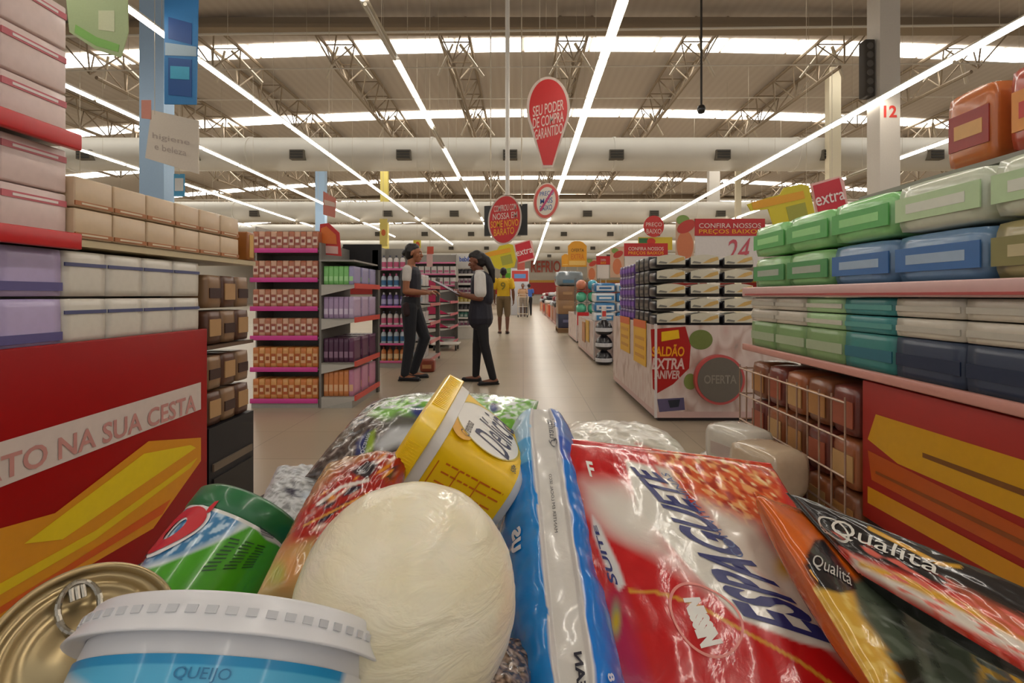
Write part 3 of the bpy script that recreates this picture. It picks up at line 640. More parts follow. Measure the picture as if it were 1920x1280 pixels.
# magenta-plated end
zs = (.09, .4, .66, .9, 1.14)
end_view('shelf end with magenta triangular plates between the two workers', -1.86, -1.42, 9.3, 10.4, zs, 1.32, M('c86a74', .4), M('b01a4c', .4))
shelf_unit('store_shelf', 'tall back shelf with pink rails behind the magenta plates', -2.75, -1.5, 10.6, .4, (.1, .5, .9, 1.25, 1.5, 1.75), 1.95, M('d8709a', .4), rail_h=.035)
pr = Proto(carton('cosmetic_box', 'x', 'box', (.12, .12, .17), 'c9c4bc', 'b86a84', '-y', (.2, .5), .8, .005))
for si, z in enumerate((1.25, 1.5)):
    for i in range(9): pr.put((-2.68+i*.14, 10.7, z), 0, 'white pink cosmetic box on the %s row of the tall back shelf' % ('lower', 'upper')[si], 'cosmetic boxes %s row' % ('lower', 'upper')[si])
# white shelf facing the lens beside the clipboard worker
zs = (.3, .5, .68, .86, 1.08, 1.3, 1.52)
g = shelf_unit('store_shelf', 'white stepped shelf with a header board beside the clipboard worker', -1.69, -1.12, 11.3, .4, zs, 1.66, whitep, whitep, .05, M('5e5a58', .6))
part('header_board', B().rbox((-1.4, 11.3, 1.83), (.6, .03, .34), .006, M('d6d4d0', .5)).shape(T('bebês', .02), facing(-1.5, -1.22, 1.82, 1.94, 11.28), M('4a6ac0', .5), False), g)
pq = [Proto(carton('care_box', 'x', 'box', (.085, .14, .13), c, l, '-y', (.2, .6), .8, .005)) for c, l in (('c8bcc0', '8a4a6a'), ('4a8a78', 'c0d0c8'), ('d2b43c', 'e0d090'), ('2a262a', '6a6468'))]
for si, z in enumerate(zs):
    q = (0, 1, 3, 2, 0, 0, 3)[si]
    for i in range(6): pq[q].put((-1.645+i*.096, 11.42, z), 0, '%s box on the %s shelf from the floor of the white stepped unit' % (('pale pink', 'green', 'yellow', 'black')[q], ordn(si)), 'care boxes %s shelf' % ordn(si))
tr = empty('platform_trolley', (-1.45, 9.05, 0), 'low flat trolley on casters between the two workers', 'trolley')
B().rbox((0, 0, .12), (.5, .4, .03), .008, M('c9c2b8', .4)).build('deck', tr)
for x in (-.2, .2):
    for y in (-.15, .15): B().cyl((x-.012, y, .045), (x+.012, y, .045), .045, .045, M('2a2826', .6), 14).bb(x-.015, x+.015, y-.01, y+.01, .045, .106, greyd).build('caster', tr)
# boxes heaped at the aisle's far end, green banner
for i, (u0, u1, v0, v1, D, c, l) in enumerate(((958, 992, 503, 530, 25, 'b8b8bc', 'b83a34'), (958, 985, 530, 560, 26.3, 'c9a0a0', '4a6ab0'), (940, 958, 540, 585, 27, 'd0ccc6', 'b05a4a'))):
    p0 = P(u0, v1, D); p1 = P(u1, v0, D)
    o = carton('promotion_stack', ('red and blue display block high at the far end of the aisle', 'pale display block at the far end behind the yellow shirt', 'white display block far behind the yellow shirt')[i], 'display', (p1.x-p0.x, .8, p1.z), c, l, '-y', (.72, .95), .9, .01, lab2='5a8ac0'); o.location = ((p0.x+p1.x)/2, D+.4, 0)

# ------------------------------------------------------------------ hanging signs and banners
def plate(root, name, pts, D, th, mat, off=0.):
    """an upright board of real thickness at distance D; pts are measured on the photograph and turned into metres at D"""
    q = [(P(u, v, D).x, P(u, v, D).z) for u, v in pts]
    b = B(); n = len(q); y0 = D-off; y1 = y0+th
    m2 = POLY(q)
    k = len(m2[0])
    b.add([(x, y0, z) for x, z in m2[0]], m2[1], mat); b.add([(x, y1, z) for x, z in m2[0]], m2[1], mat)
    b.add([(x, y0, z) for x, z in q]+[(x, y1, z) for x, z in q], [(i, (i+1) % n, n+(i+1) % n, n+i) for i in range(n)], mat)
    return part(name, b, root)
def letter(root, s, quadpx, D, mat, off, bold=.008, shear=0., name='lettering'):
    p = [P(u, v, D) for u, v in quadpx]
    return part(name, B().shape(T(s, min(bold, .01), shear), quad(*p, off=(0, -off, 0)), mat, False), root)
def ell_px(cx, cy, rx, ry, n=40, tilt=0.):
    r = []
    for i in range(n):
        a = 2*math.pi*i/n; x, y = rx*math.cos(a), ry*math.sin(a)
        r.append((cx+x*math.cos(tilt)-y*math.sin(tilt), cy+x*math.sin(tilt)+y*math.cos(tilt)))
    return r
def sign(label, u, v, D, cat='sign', name='hanging_sign'):
    return empty(name, P(u, v, D), label, cat)
def wires(root, us, v, D, r=.004, mat=None, name='wire'):
    for u in us:
        p = P(u, v, D); part(name, B().cyl(p, (p.x, D, roof_z(p.x)+.02), r, r, mat or steel_l, 6), root)
pale = M('cdbcae', .5); red_s = M('c2211f', .4); wtxt = M('dcc0b4', .5); ytxt = M('e8a51c', .5)
# teardrop sign
D = 7.2; g = sign('big red drop-shaped hanging sign with pale lettering over the aisle', 1030, 150, D)
drop = []; 
for i in range(33):
    a = math.pi*(1.17-1.34*i/32); drop.append((1028+38*math.cos(a), 203-57*math.sin(a)))
drop = [(u, v) for u, v in drop]+[(1036, 312), (1018, 312)]
plate(g, 'board', [(1027.5+(u-1027.5)*1.07, 228+(v-228)*1.03) for u, v in drop], D, .03, pale); plate(g, 'face', [(1027.5+(u-1027.5)*.94, 228+(v-228)*.97) for u, v in drop], D, .004, red_s, .005)
for i, (s, x0, x1, dv) in enumerate((('SEU PODER', 999, 1057, 2), ('DE COMPRA', 999, 1057, 24), ('GARANTIDO', 1002, 1055, 46))):
    y = 218+dv; letter(g, s, [(x0, y), (x1, y-14), (x1, y-34), (x0, y-20)], D, wtxt, .008, .01)
wires(g, (1012, 1044), 160, D)
# oval sign on a white pole, with the dark screens behind it
D = 8.6; g = sign('red oval sign hung on a white pole with yellow and pale lettering', 946, 370, D)
e = ell_px(946.5, 411.5, 31.5, 47, 44, .12); plate(g, 'board', e, D, .03, pale); plate(g, 'face', ell_px(946.5, 411.5, 28.5, 44, 44, .12), D, .004, red_s, .005)
for s, x0, x1, y, h, m in (('COMPROU COM', 926, 968, 398, 12, wtxt), ('NOSSA EM', 924, 970, 413, 12, wtxt), ('SOME NOVO', 920, 972, 428, 13, ytxt), ('BARATO', 926, 964, 443, 13, ytxt)):
    letter(g, s, [(x0, y), (x1, y-5), (x1, y-5-h), (x0, y-h)], D, m, .008, .02)
wires(g, (951.5,), 366, D, .04, M('cfcac0', .5), 'pole')
D = 9.6; g = sign('black hanging screen half hidden behind the red oval sign', 948, 412, D, 'screen', 'hanging_screen')
plate(g, 'housing', [(908, 386), (989, 382), (989, 440), (908, 442)], D, .12, M('201d1a', .35)); wires(g, (920, 978), 386, D, .012)
# round white sign with red ring
D = 10.5; g = sign('round white sign with a red ring and blue lettering beneath the drop sign', 1024, 345, D)
plate(g, 'board', ell_px(1024, 377, 24.5, 34.5, 44, .15), D, .03, pale); plate(g, 'ring', ell_px(1024, 377, 22.5, 32, 44, .15), D, .004, M('cc5348', .4), .005); plate(g, 'face', ell_px(1024, 377, 17.5, 26.5, 44, .15), D, .004, M('d8d0c2', .5), .010)
bl = M('3f5a96', .5)
for s, x0, x1, y in (('PREÇO', 1012, 1038, 370), ('MAIS', 1013, 1036, 383), ('BAIXO', 1012, 1035, 396)): letter(g, s, [(x0, y), (x1, y-3), (x1, y-13), (x0, y-10)], D, bl, .014, .02)
plate(g, 'slash', [(1011, 394), (1036, 354), (1039, 357), (1014, 397)], D, .002, M('b8406a', .5), .017)
wires(g, (1024,), 345, D)
# shop signs: yellow panel with a red square
def shop_sign(label, D, ox, oy, k, us):
    g = sign(label, ox, oy, D); q = lambda pts: [(ox+x*k, oy+y*k) for x, y in pts]
    plate(g, 'board', q([(-62, 17), (-40, 10), (-28, 7), (-24, 0), (-6, -4), (2, -2), (8, 26), (4, 40), (-24, 44), (-34, 40), (-40, 22), (-58, 24)]), D, .03, M('c8b81c', .45))
    plate(g, 'band', q([(-58, 15), (-4, 3), (-2, 11), (-56, 23)]), D, .003, M('d89a18', .45), .004)
    plate(g, 'text_block', q([(-22, 20), (-2, 15), (2, 32), (-18, 37)]), D, .003, M('9a9a3a', .5), .004)
    plate(g, 'red_tile', q([(4, -4), (33, -12), (38, -8), (43, 22), (40, 26), (12, 33)]), D, .04, M('d8a8a0', .4), .012); plate(g, 'red_face', q([(5.5, -2), (33, -10), (41, 22), (12, 31)]), D, .004, M('c01c2c', .4), .018)
    letter(g, 'extra', q([(9, 20), (39, 12), (37, 2), (7, 9)]), D, M('e4d4d0', .5), .026, .03)
    wires(g, us, oy-2*k, D)
shop_sign('yellow and red hanging shop sign over the far aisle beneath the oval sign', 17, 960, 461, 1.0, (963, 990))
shop_sign('yellow and red hanging shop sign above the green paper packs', 7.2, 1513, 352, 1.8, (1512, 1560))
# orange tag signs
for (u0, u1, v0, v1, D, l) in ((1065, 1100, 452, 500, 13.4, 'large orange arched tag sign over the wrapped bundle'), (1053, 1068, 476, 500, 18, 'small orange arched tag sign behind the larger one')):
    g = sign(l, (u0+u1)/2, v0, D); wd = u1-u0
    plate(g, 'board', [(u0, v1), (u1, v1), (u1, v0+wd*.25), (u1-wd*.2, v0+2), (u1-wd*.35, v0), (u0+wd*.35, v0), (u0+wd*.2, v0+2), (u0, v0+wd*.25)], D, .03, M('dd9a1c', .45))
    plate(g, 'lower_panel', [(u0+2, v1-3), (u1-2, v1-3), (u1-2, v1-wd*.32), (u0+2, v1-wd*.32)], D, .003, M('e8c06a', .45), .004)
    if wd > 20:
        letter(g, 'OFERTA', [(u0+6, v0+20), (u1-5, v0+20), (u1-5, v0+14), (u0+6, v0+14)], D, M('5a4a1c', .5), .006); letter(g, 'EXTRA', [(u0+6, v0+34), (u1-5, v0+34), (u1-5, v0+24), (u0+6, v0+24)], D, M('d0701c', .5), .006)
    part('stem', B().cyl(P((u0+u1)/2, v1, D+.02), (P((u0+u1)/2, v1, D+.02).x, D+.02, 1.68 if D < 15 else 1.15), .012, None, steel_l, 8), g)
# price boards over the bins
def board(label, u0, u1, v0, v1, D, hh, l1, l2, price, leg_z, pic=None):
    g = sign(label, (u0+u1)/2, v1, D, 'price board', 'price_board')
    plate(g, 'board', [(u0, v1), (u1, v1), (u1, v0), (u0, v0)], D, .02, M('d6cdc6', .5))
    plate(g, 'header', [(u0-2, v0+hh), (u1+2, v0+hh), (u1+2, v0-2), (u0-2, v0-2)], D, .004, M('b81c1c', .4), .006)
    letter(g, l1, [(u0+6, v0+hh*.52), (u1-6, v0+hh*.52), (u1-6, v0+hh*.22), (u0+6, v0+hh*.22)], D, wtxt, .01); letter(g, l2, [(u0+6, v0+hh*.92), (u1-6, v0+hh*.92), (u1-6, v0+hh*.6), (u0+6, v0+hh*.6)], D, ytxt, .01)
    if price: letter(g, price, [(u0+(u1-u0)*.42, v1-4), (u1-(u1-u0)*.2, v1-10), (u1-(u1-u0)*.2, v0+hh+4), (u0+(u1-u0)*.42, v0+hh+8)], D, M('c0505a', .5), .006, .0, .3)
    if pic:
        plate(g, 'picture', pic, D, .004, M('c9a488', .5), .006); cx = sum(p[0] for p in pic)/len(pic); cy = sum(p[1] for p in pic)/len(pic)
        plate(g, 'picture_blob', ell_px(cx, cy+8, 10*8/D, 18*8/D), D, .003, M('c8744a', .5), .010); plate(g, 'picture_blob', ell_px(cx+2, cy-18*8/D, 12*8/D, 7*8/D, 24, -.5), D, .003, M('b83a2c', .5), .011); plate(g, 'picture_blob', ell_px(cx-4, cy-26*8/D, 8*8/D, 6*8/D), D, .003, M('7f9a4c', .5), .010)
    for u in (u0+6, u1-6): p = P(u, v1-4, D+.03); part('stand_leg', B().cyl(p, (p.x, p.y, leg_z), .012, None, steel_l, 8), g)
board('large price board with a red header over the black tray bin', 1304, 1432, 412, 500, 5.2, 30, 'CONFIRA NOSSOS', 'PREÇOS BAIXOS', '24', .77, [(1266, 496), (1300, 490), (1303, 410), (1267, 414)])
board('mid price board with a red header over the blue white packs', 1172, 1250, 458, 520, 9.7, 22, 'CONFIRA NOSSOS', 'PREÇOS BAIXOS', None, 0, [(1144, 520), (1170, 520), (1170, 462), (1144, 464)])
board('small price board far along the bins by the orange tags', 1120, 1142, 482, 522, 12.6, 14, 'CONFIRA', 'BAIXOS', None, 0, [(1101, 524), (1118, 524), (1118, 486), (1101, 488)])
D = 10.0; g = sign('round red sign with pale lettering rising over the mid price board', 1226, 405, D); plate(g, 'face', ell_px(1226, 424, 19, 20), D, .03, M('c02c28', .4)); letter(g, 'PREÇO', [(1211, 426), (1241, 426), (1241, 417), (1211, 417)], D, wtxt, .006); letter(g, 'BAIXO', [(1212, 438), (1240, 438), (1240, 429), (1212, 429)], D, wtxt, .006)
plate(g, 'lower_board', [(1198, 468), (1262, 468), (1262, 444), (1198, 444)], D, .02, M('c9b02a', .45), -.05); plate(g, 'green_field', [(1199, 455), (1216, 455), (1216, 446), (1199, 446)], D, .004, M('2f6a3a', .5), -.04); plate(g, 'red_field', ell_px(1222, 452, 8, 6), D, .004, M('c0301c', .5), -.039)
p = P(1226, 468, D+.07); part('stand_leg', B().cyl(p, (p.x, p.y, 0), .015, None, steel_l, 8), g)
# blue and white banners by the blue column
D = 6.8; g = sign('tall blue banner hanging before the blue column', 338, 170, D, 'banner', 'hanging_banner')
plate(g, 'cloth', [(308, 195), (368, 196), (372, -30), (308, -60)], D, .015, M('2f78b4', .6))
plate(g, 'printed_block', [(316, 178), (360, 182), (360, 112), (316, 108)], D, .004, M('1d4f92', .6), .005); plate(g, 'printed_block', [(316, 72), (360, 84), (360, 44), (316, 32)], D, .004, M('1f4a8c', .6), .005); plate(g, 'printed_band', [(310, 104), (369, 106), (369, 88), (310, 80)], D, .004, M('9fb4c4', .6), .006); plate(g, 'printed_block', [(320, 148), (356, 150), (356, 126), (320, 124)], D, .003, M('3fa0c4', .6), .010)
wires(g, (314, 364), -40, D)
D = 6.9; g = sign('white slanted panel with faint lettering hung below the blue banner', 318, 260, D, 'board', 'hanging_board')
plate(g, 'board', [(272, 296), (372, 326), (372, 226), (284, 206)], D, .02, M('c9bdae', .6)); letter(g, 'higiene', [(286, 262), (356, 276), (356, 262), (286, 248)], D, M('a89a90', .6), .004); letter(g, 'e beleza', [(290, 280), (350, 293), (350, 281), (290, 268)], D, M('a89a90', .6), .004)
plate(g, 'red_tag', [(266, 222), (284, 224), (284, 188), (266, 188)], D, .006, M('c08070', .6), .01)
wires(g, (290, 366), 215, D)
D = 7.4; g = sign('small blue and white tag hanging below the slanted panel', 335, 345, D, 'tag', 'hanging_tag'); plate(g, 'board', [(326, 368), (346, 368), (346, 326), (326, 326)], D, .01, M('4a9ac4', .6)); plate(g, 'white_band', [(328, 358), (344, 358), (344, 334), (328, 334)], D, .003, M('d0d0cc', .6), .004); wires(g, (336,), 328, D)
D = 5.6; g = sign('pale green banner hanging high over the near shelf', 195, 40, D, 'banner', 'hanging_banner'); plate(g, 'cloth', [(130, 60), (178, 92), (226, 108), (240, 60), (238, -40), (120, -40)], D, .012, M('a3b285', .7)); plate(g, 'printed_band', [(140, 62), (180, 86), (222, 98), (224, 84), (182, 70), (142, 46)], D, .003, M('7fb25a', .7), .004); plate(g, 'printed_block', [(185, 56), (215, 60), (215, 20), (185, 20)], D, .003, M('c4c8a4', .7), .004); wires(g, (150, 220), -20, D)
D = 9; g = sign('small magenta tag hanging over the beige boxes', 150, 357, D, 'tag', 'hanging_tag'); plate(g, 'board', [(143, 370), (158, 370), (158, 345), (143, 345)], D, .01, M('b8305a', .6)); wires(g, (150,), 347, D)
D = 4.45; g = sign('red orange promotional card topping the pink-edged shelf end', 615, 440, D, 'card', 'promotional_card'); plate(g, 'card', [(598, 476), (640, 480), (636, 436), (616, 418), (600, 420)], D, .012, M('b8251f', .5)); plate(g, 'orange_field', [(602, 456), (632, 458), (630, 440), (612, 424), (602, 428)], D, .003, M('cf6a24', .5), .004); plate(g, 'pale_field', [(602, 474), (634, 476), (634, 462), (602, 460)], D, .003, M('d0a8a0', .5), .004)
D = 9; g = sign('pale red arrow tag hung before the thin blue column', 622, 380, D, 'tag', 'hanging_tag'); plate(g, 'board', [(606, 402), (628, 408), (630, 372), (606, 358)], D, .01, M('c87a6a', .5)); plate(g, 'stripe', [(608, 384), (628, 388), (628, 380), (608, 374)], D, .003, M('d8c0b0', .5), .004); wires(g, (617,), 368, D)
D = 11; g = sign('yellow hanging strip behind the dark header panel', 719, 435, D, 'banner', 'hanging_banner'); plate(g, 'cloth', [(712, 462), (726, 462), (726, 410), (712, 410)], D, .012, M('d8c468', .6)); plate(g, 'printed_mark', ell_px(719, 436, 4, 6), D, .003, M('c8642c', .6), .004); wires(g, (719,), 412, D)
D = 15; g = sign('yellow green tag hung over the first worker', 781, 456, D, 'tag', 'hanging_tag'); plate(g, 'board', [(775, 465), (789, 465), (789, 450), (775, 450)], D, .01, M('cfc03c', .6)); plate(g, 'mark', ell_px(783, 459, 4, 6), D, .003, M('c0502c', .6), .004); wires(g, (782,), 452, D)
D = 9.1; g = sign('pale pink price strip with red tags before the magenta plates', 805, 480, D, 'price strip', 'price_strip'); plate(g, 'strip', [(800, 500), (811, 500), (811, 470), (800, 470)], D, .01, M('d0a8a0', .6)); plate(g, 'red_tag', [(801, 476), (813, 476), (813, 462), (801, 462)], D, .004, M('c05038', .6), .005); wires(g, (806,), 466, D)
D = 20; g = sign('green banner hanging behind the man in the yellow shirt', 955, 500, D, 'banner', 'hanging_banner'); plate(g, 'cloth', [(938, 525), (958, 525), (958, 496), (938, 496)], D, .012, M('7fae4c', .6)); plate(g, 'printed_block', [(945, 524), (957, 524), (957, 512), (945, 512)], D, .003, M('4f9a1c', .6), .004); wires(g, (948,), 498, D)
D = 19; g = sign('pale red small banner below the red shop sign square', 976, 494, D, 'banner', 'hanging_banner'); plate(g, 'cloth', [(970, 506), (984, 506), (984, 488), (970, 488)], D, .012, M('c8645a', .6)); wires(g, (977,), 490, D)
D = 9.5; g = sign('thin black rod with a dome camera hanging from the roof', 1315, 205, D, 'camera', 'ceiling_camera'); p = P(1315, 205, D); part('rod', B().cyl(p, (p.x, D, roof_z(p.x)), .022, None, M('25211d', .5), 8), g); part('dome', B().lathe([(0, -.09), (.06, -.07), (.085, 0), (.07, .06), (.03, .09)], M('1c1a18', .3), 16, Matrix.Translation(p)), g)

# ------------------------------------------------------------------ people
def capsule(b, p0, p1, r0, r1, mat, wide=None, n=14, k=4):
    p0 = Vector(p0); p1 = Vector(p1); a = p1-p0; L = a.length or 1e-6; a = a/L if a.length else Vector((0, 0, 1)); q = a.to_track_quat('Z', 'Y').to_matrix()
    rings = []
    for i in range(k): t = -math.pi/2+math.pi/2*i/k; rings.append((p0, r0*math.cos(t), r0*math.sin(t)))
    rings.append((p0, r0, 0)); rings.append((p1, r1, 0))
    for i in range(1, k+1): t = math.pi/2*i/k; rings.append((p1, r1*math.cos(t), r1*math.sin(t)))
    vs = []
    for c, r, h in rings:
        for i in range(n):
            t = 2*math.pi*i/n; o = q@Vector((max(r, 1e-4)*math.cos(t), max(r, 1e-4)*math.sin(t), 0))+a*h
            if wide: ax = Vector(wide[0]); o = o+ax*(o.dot(ax)*(wide[1]-1))
            vs.append(c+o)
    m = len(rings); fs = [(j*n+i, j*n+(i+1) % n, (j+1)*n+(i+1) % n, (j+1)*n+i) for j in range(m-1) for i in range(n)]
    fs += [tuple(range(n))[::-1], tuple((m-1)*n+i for i in range(n))]
    b.add(vs, fs, mat, True)
def remesh(b, name, parent, mat, vox=.008, it=4, cut=None):
    o = b.build('raw'); md = o.modifiers.new('r', 'REMESH'); md.mode = 'VOXEL'; md.voxel_size = vox
    s_ = o.modifiers.new('s', 'SMOOTH'); s_.iterations = it; s_.factor = .5
    dg = bpy.context.evaluated_depsgraph_get(); dg.update()
    me = bpy.data.meshes.new_from_object(o.evaluated_get(dg)); old = o.data
    bpy.data.objects.remove(o); bpy.data.meshes.remove(old)
    me.name = name; me.materials.clear(); me.materials.append(mat)
    me.polygons.foreach_set('use_smooth', [True]*len(me.polygons)); me.polygons.foreach_set('material_index', [0]*len(me.polygons))
    r = bpy.data.objects.new(name, me); COL.objects.link(r); r.parent = parent
    return r
Y = Vector((0, 1, 0))
def person(label, loc, yaw, h, legs, arms, o, skin='8a5a3c', fingers=True):
    """local frame: x ahead, y to the figure's left, z up, drawn for 1.70 m; legs: (hip, knee, ankle, toe direction); arms: (shoulder, elbow, wrist, hand direction, palm normal)"""
    r = empty('person', loc, label, 'person', None, yaw); r.scale = (h/1.70,)*3
    sk = M(skin, .55, 0, .08, 0, 0, 1, 25.); b = B(); c = lambda *a, **k: capsule(b, *a, sk, **k)
    hp = o.get('head', (.03, 0, 1.585)); hx, hy, hz = hp; tl = o.get('tilt', 0.)
    c((-.01, 0, .96), (0, 0, 1.1), .105, .095, wide=(Y, 1.45)); c((0, 0, 1.1), (-.01, 0, 1.34), .1, .11, wide=(Y, 1.4)); c((-.01, -.15, 1.385), (-.01, .15, 1.385), .06, .06)
    c((-.01, 0, 1.38), (hx-.03, 0, hz-.08), .056, .05)
    # head: skull, face, jaw, nose, brow, lips, ears
    R = Matrix.Rotation(tl, 3, 'Y'); hv = lambda x, y, z: Vector(hp)+R@Vector((x, y, z))
    c(hv(-.02, 0, .035), hv(.01, 0, .03), .083, .078, wide=(Y, .92)); c(hv(.03, 0, .02), hv(.035, 0, -.055), .064, .048, wide=(Y, .95)); c(hv(.055, 0, -.085), hv(.06, 0, -.082), .028, .026)
    c(hv(.088, 0, .012), hv(.106, 0, -.022), .01, .015); c(hv(.095, -.012, -.026), hv(.095, .012, -.026), .01, .01); c(hv(.082, -.03, .03), hv(.082, .03, .03), .014, .014)
    c(hv(.088, -.014, -.052), hv(.088, .014, -.052), .009, .009); c(hv(.084, -.012, -.064), hv(.084, .012, -.064), .01, .01)
    for s in (-1, 1): c(hv(-.005, s*.078, .012), hv(-.012, s*.085, -.022), .016, .011, wide=(Vector((1, 0, 0)), 1.2)); c(hv(.055, s*.04, -.02), hv(.05, s*.042, -.03), .025, .022)
    for hip, kn, an, toe in legs:
        hip, kn, an, toe = map(Vector, (hip, kn, an, toe))
        c(hip, kn, .082, .054); mid = kn.lerp(an, .3); c(kn, mid, .052, .056); c(mid, an, .056, .036); toe.normalize()
        c(an+Vector((0, 0, -.035))-toe*.03, an+toe*.15+Vector((0, 0, -.055)), .036, .024, wide=(toe.cross(Vector((0, 0, 1))), 1.25))
    for sh, el, wr, hd, pn in arms:
        sh, el, wr, hd, pn = map(Vector, (sh, el, wr, hd, pn)); hd.normalize(); pn = (pn-hd*pn.dot(hd)).normalized(); sd = hd.cross(pn)
        c(sh, el, .05, .039); c(el, el.lerp(wr, .35), .04, .042); c(el.lerp(wr, .35), wr, .042, .027)
        pc = wr+hd*.05; c(wr+hd*.012, wr+hd*.075, .02, .021, wide=(sd, 1.8))
        if fingers:
            for i, (of, ln) in enumerate(((-.028, .068), (-.010, .078), (.009, .074), (.027, .058))):
                f0 = wr+hd*.085+sd*of; f1 = f0+(hd*.8+pn*.35).normalized()*ln*.55; f2 = f1+(hd*.4+pn*.8).normalized()*ln*.45
                c(f0, f1, .0088, .008, n=8); c(f1, f2, .008, .0068, n=8)
            ts = -sd; t0 = wr+hd*.03+ts*.03; t1 = t0+(ts*.7+hd*.6+pn*.3).normalized()*.035; t2 = t1+(hd*.8+pn*.5+ts*.1).normalized()*.028
            c(t0, t1, .011, .0095, n=8); c(t1, t2, .0095, .008, n=8)
    remesh(b, 'body', r, sk, o.get('vox', .007), 3)
    eb = M('1a1210', .3); 
    for s in (-1, 1):
        e = B(); e.lathe([(.009*math.sin(math.pi*i/6), -.009*math.cos(math.pi*i/6)) for i in range(7)], M('d8d0c8', .3), 10, Matrix.Translation(hv(.082, s*.03, .008))); e.lathe([(.0048*math.sin(math.pi*i/4), -.0048*math.cos(math.pi*i/4)) for i in range(5)], eb, 8, Matrix.Translation(hv(.0905, s*.03, .008))); e.build('eye', r)
        B().tube([hv(.086, s*.018, .03), hv(.091, s*.03, .034), hv(.083, s*.046, .03)], .0045, eb, 6).build('eyebrow', r)
    lp = B(); capsule(lp, hv(.094, -.016, -.058), hv(.094, .016, -.058), .0065, .0065, M(o.get('lips', '8a4a44'), .5)); lp.build('lips', r)
    # hair
    hb = B(); hm = M(o.get('hair', '17110f'), .45, 0, .2, 0, 0, 1, 80., .3)
    ch = lambda *a, **k: capsule(hb, *a, hm, **k)
    ch(hv(-.035, 0, .05), hv(-.005, 0, .06), .088, .076, wide=(Y, .98)); ch(hv(-.04, 0, .02), hv(-.05, 0, -.03), .078, .06, wide=(Y, 1.16))
    for p0, p1, r0, r1 in o.get('hair_extra', ()): ch(hv(*p0), hv(*p1), r0, r1)
    remesh(hb, 'hair', r, hm, .007, 3)
    # clothes
    for nm, col, prims, rough in o['clothes']:
        cb_ = B(); cm = M(col, rough, 0, .1, 0, 0, 1, 60., .15)
        for pr_ in prims:
            kw = dict(wide=(Y, pr_[4])) if len(pr_) > 4 else {}
            capsule(cb_, pr_[0], pr_[1], pr_[2], pr_[3], cm, **kw)
        remesh(cb_, nm, r, cm, .008, 3)
    # shoes
    for hip, kn, an, toe in legs:
        an, toe = Vector(an), Vector(toe).normalized(); sb = B(); sm_ = M(o['shoe'][0], .5); lo = o['shoe'][1]
        capsule(sb, an+Vector((0, 0, -.052))-toe*.04, an+toe*.165+Vector((0, 0, -.058)), .038 if not lo else .034, .026, sm_, wide=(toe.cross(Vector((0, 0, 1))), 1.3))
        sb.box(an+toe*.06+Vector((0, 0, -.074)), (.27, .078, .014), M('15120f', .6), Matrix.Rotation(math.atan2(toe.y, toe.x), 3, 'Z'))
        if not lo: capsule(sb, an+Vector((0, 0, -.05)), an+Vector((0, 0, .03)), .042, .042, sm_)
        sb.build('shoe', r)
    return r
def legprims(legs, add=.012, to=1., flare=0.):
    r = [((-.01, 0, .95), (-.005, 0, 1.02), .118, .112, 1.42)]
    for hip, kn, an, toe in legs:
        hip, kn, an = map(Vector, (hip, kn, an)); r.append((hip, kn, .088+add, .056+add)); 
        if to > 0: r.append((kn, kn.lerp(an, to), .058+add, .042+add+flare))
    return r
def torso(add, z0=1.0, z1=1.36, w=1.42): return [((-.008, 0, z0), (0, 0, 1.12), .1+add, .098+add, w), ((0, 0, 1.12), (-.01, 0, z1-.04), .1+add, .108+add, w-.02), ((-.01, -.13, 1.375), (-.01, .13, 1.375), .05+add, .05+add)]
# worker one: faces the clipboard (+x)
legs = (((-.01, -.085, .91), (.0, -.09, .5), (-.06, -.1, .085), (1, -.15, 0)), ((.0, .085, .91), (.15, .09, .52), (.0, .1, .085), (1, .1, 0)))
ax = ((Vector((-.01, -.19, 1.375)), (-.02, -.225, 1.11), (.2, -.13, 1.09), (1, .25, .05), (0, .3, -1)), (Vector((-.01, .19, 1.375)), (.02, .215, 1.11), (.22, .09, 1.1), (1, -.3, .05), (0, -.3, -1)))
sleeves = lambda ax, t, r0, r1: [(a[0], Vector(a[0]).lerp(Vector(a[1]), t), r0, r1) for a in ax]
navy = '1b1a26'
person('person with dark bun in navy vest over white short sleeves, dark jeans, facing the clipboard', (-1.36, 5.85, 0), 0, 1.64, legs, ax, dict(
    tilt=.06, hair_extra=(((-.1, 0, .02), (-.115, 0, .0), .042, .04),), lips='a04a48', shoe=('15131a', False),
    clothes=(('shirt', 'cdc6bf', torso(.008, 1.0)+sleeves(ax, .42, .058, .056), .7), ('vest', navy, torso(.018, 1.13, 1.36)+[((-.02, 0, 1.1), (-.02, 0, 1.3), .115, .118, 1.36)], .7), ('vest_trim', '6a1a24', [((.0, -.0, 1.09), (.0, 0, 1.095), .119, .119, 1.40)], .6),
             ('trousers', '1d1f26', legprims(legs), .75), ('belt_pouch', '2a1216', [((-.03, -.15, .93), (-.02, -.165, .84), .05, .045)], .7))), '9a6242')
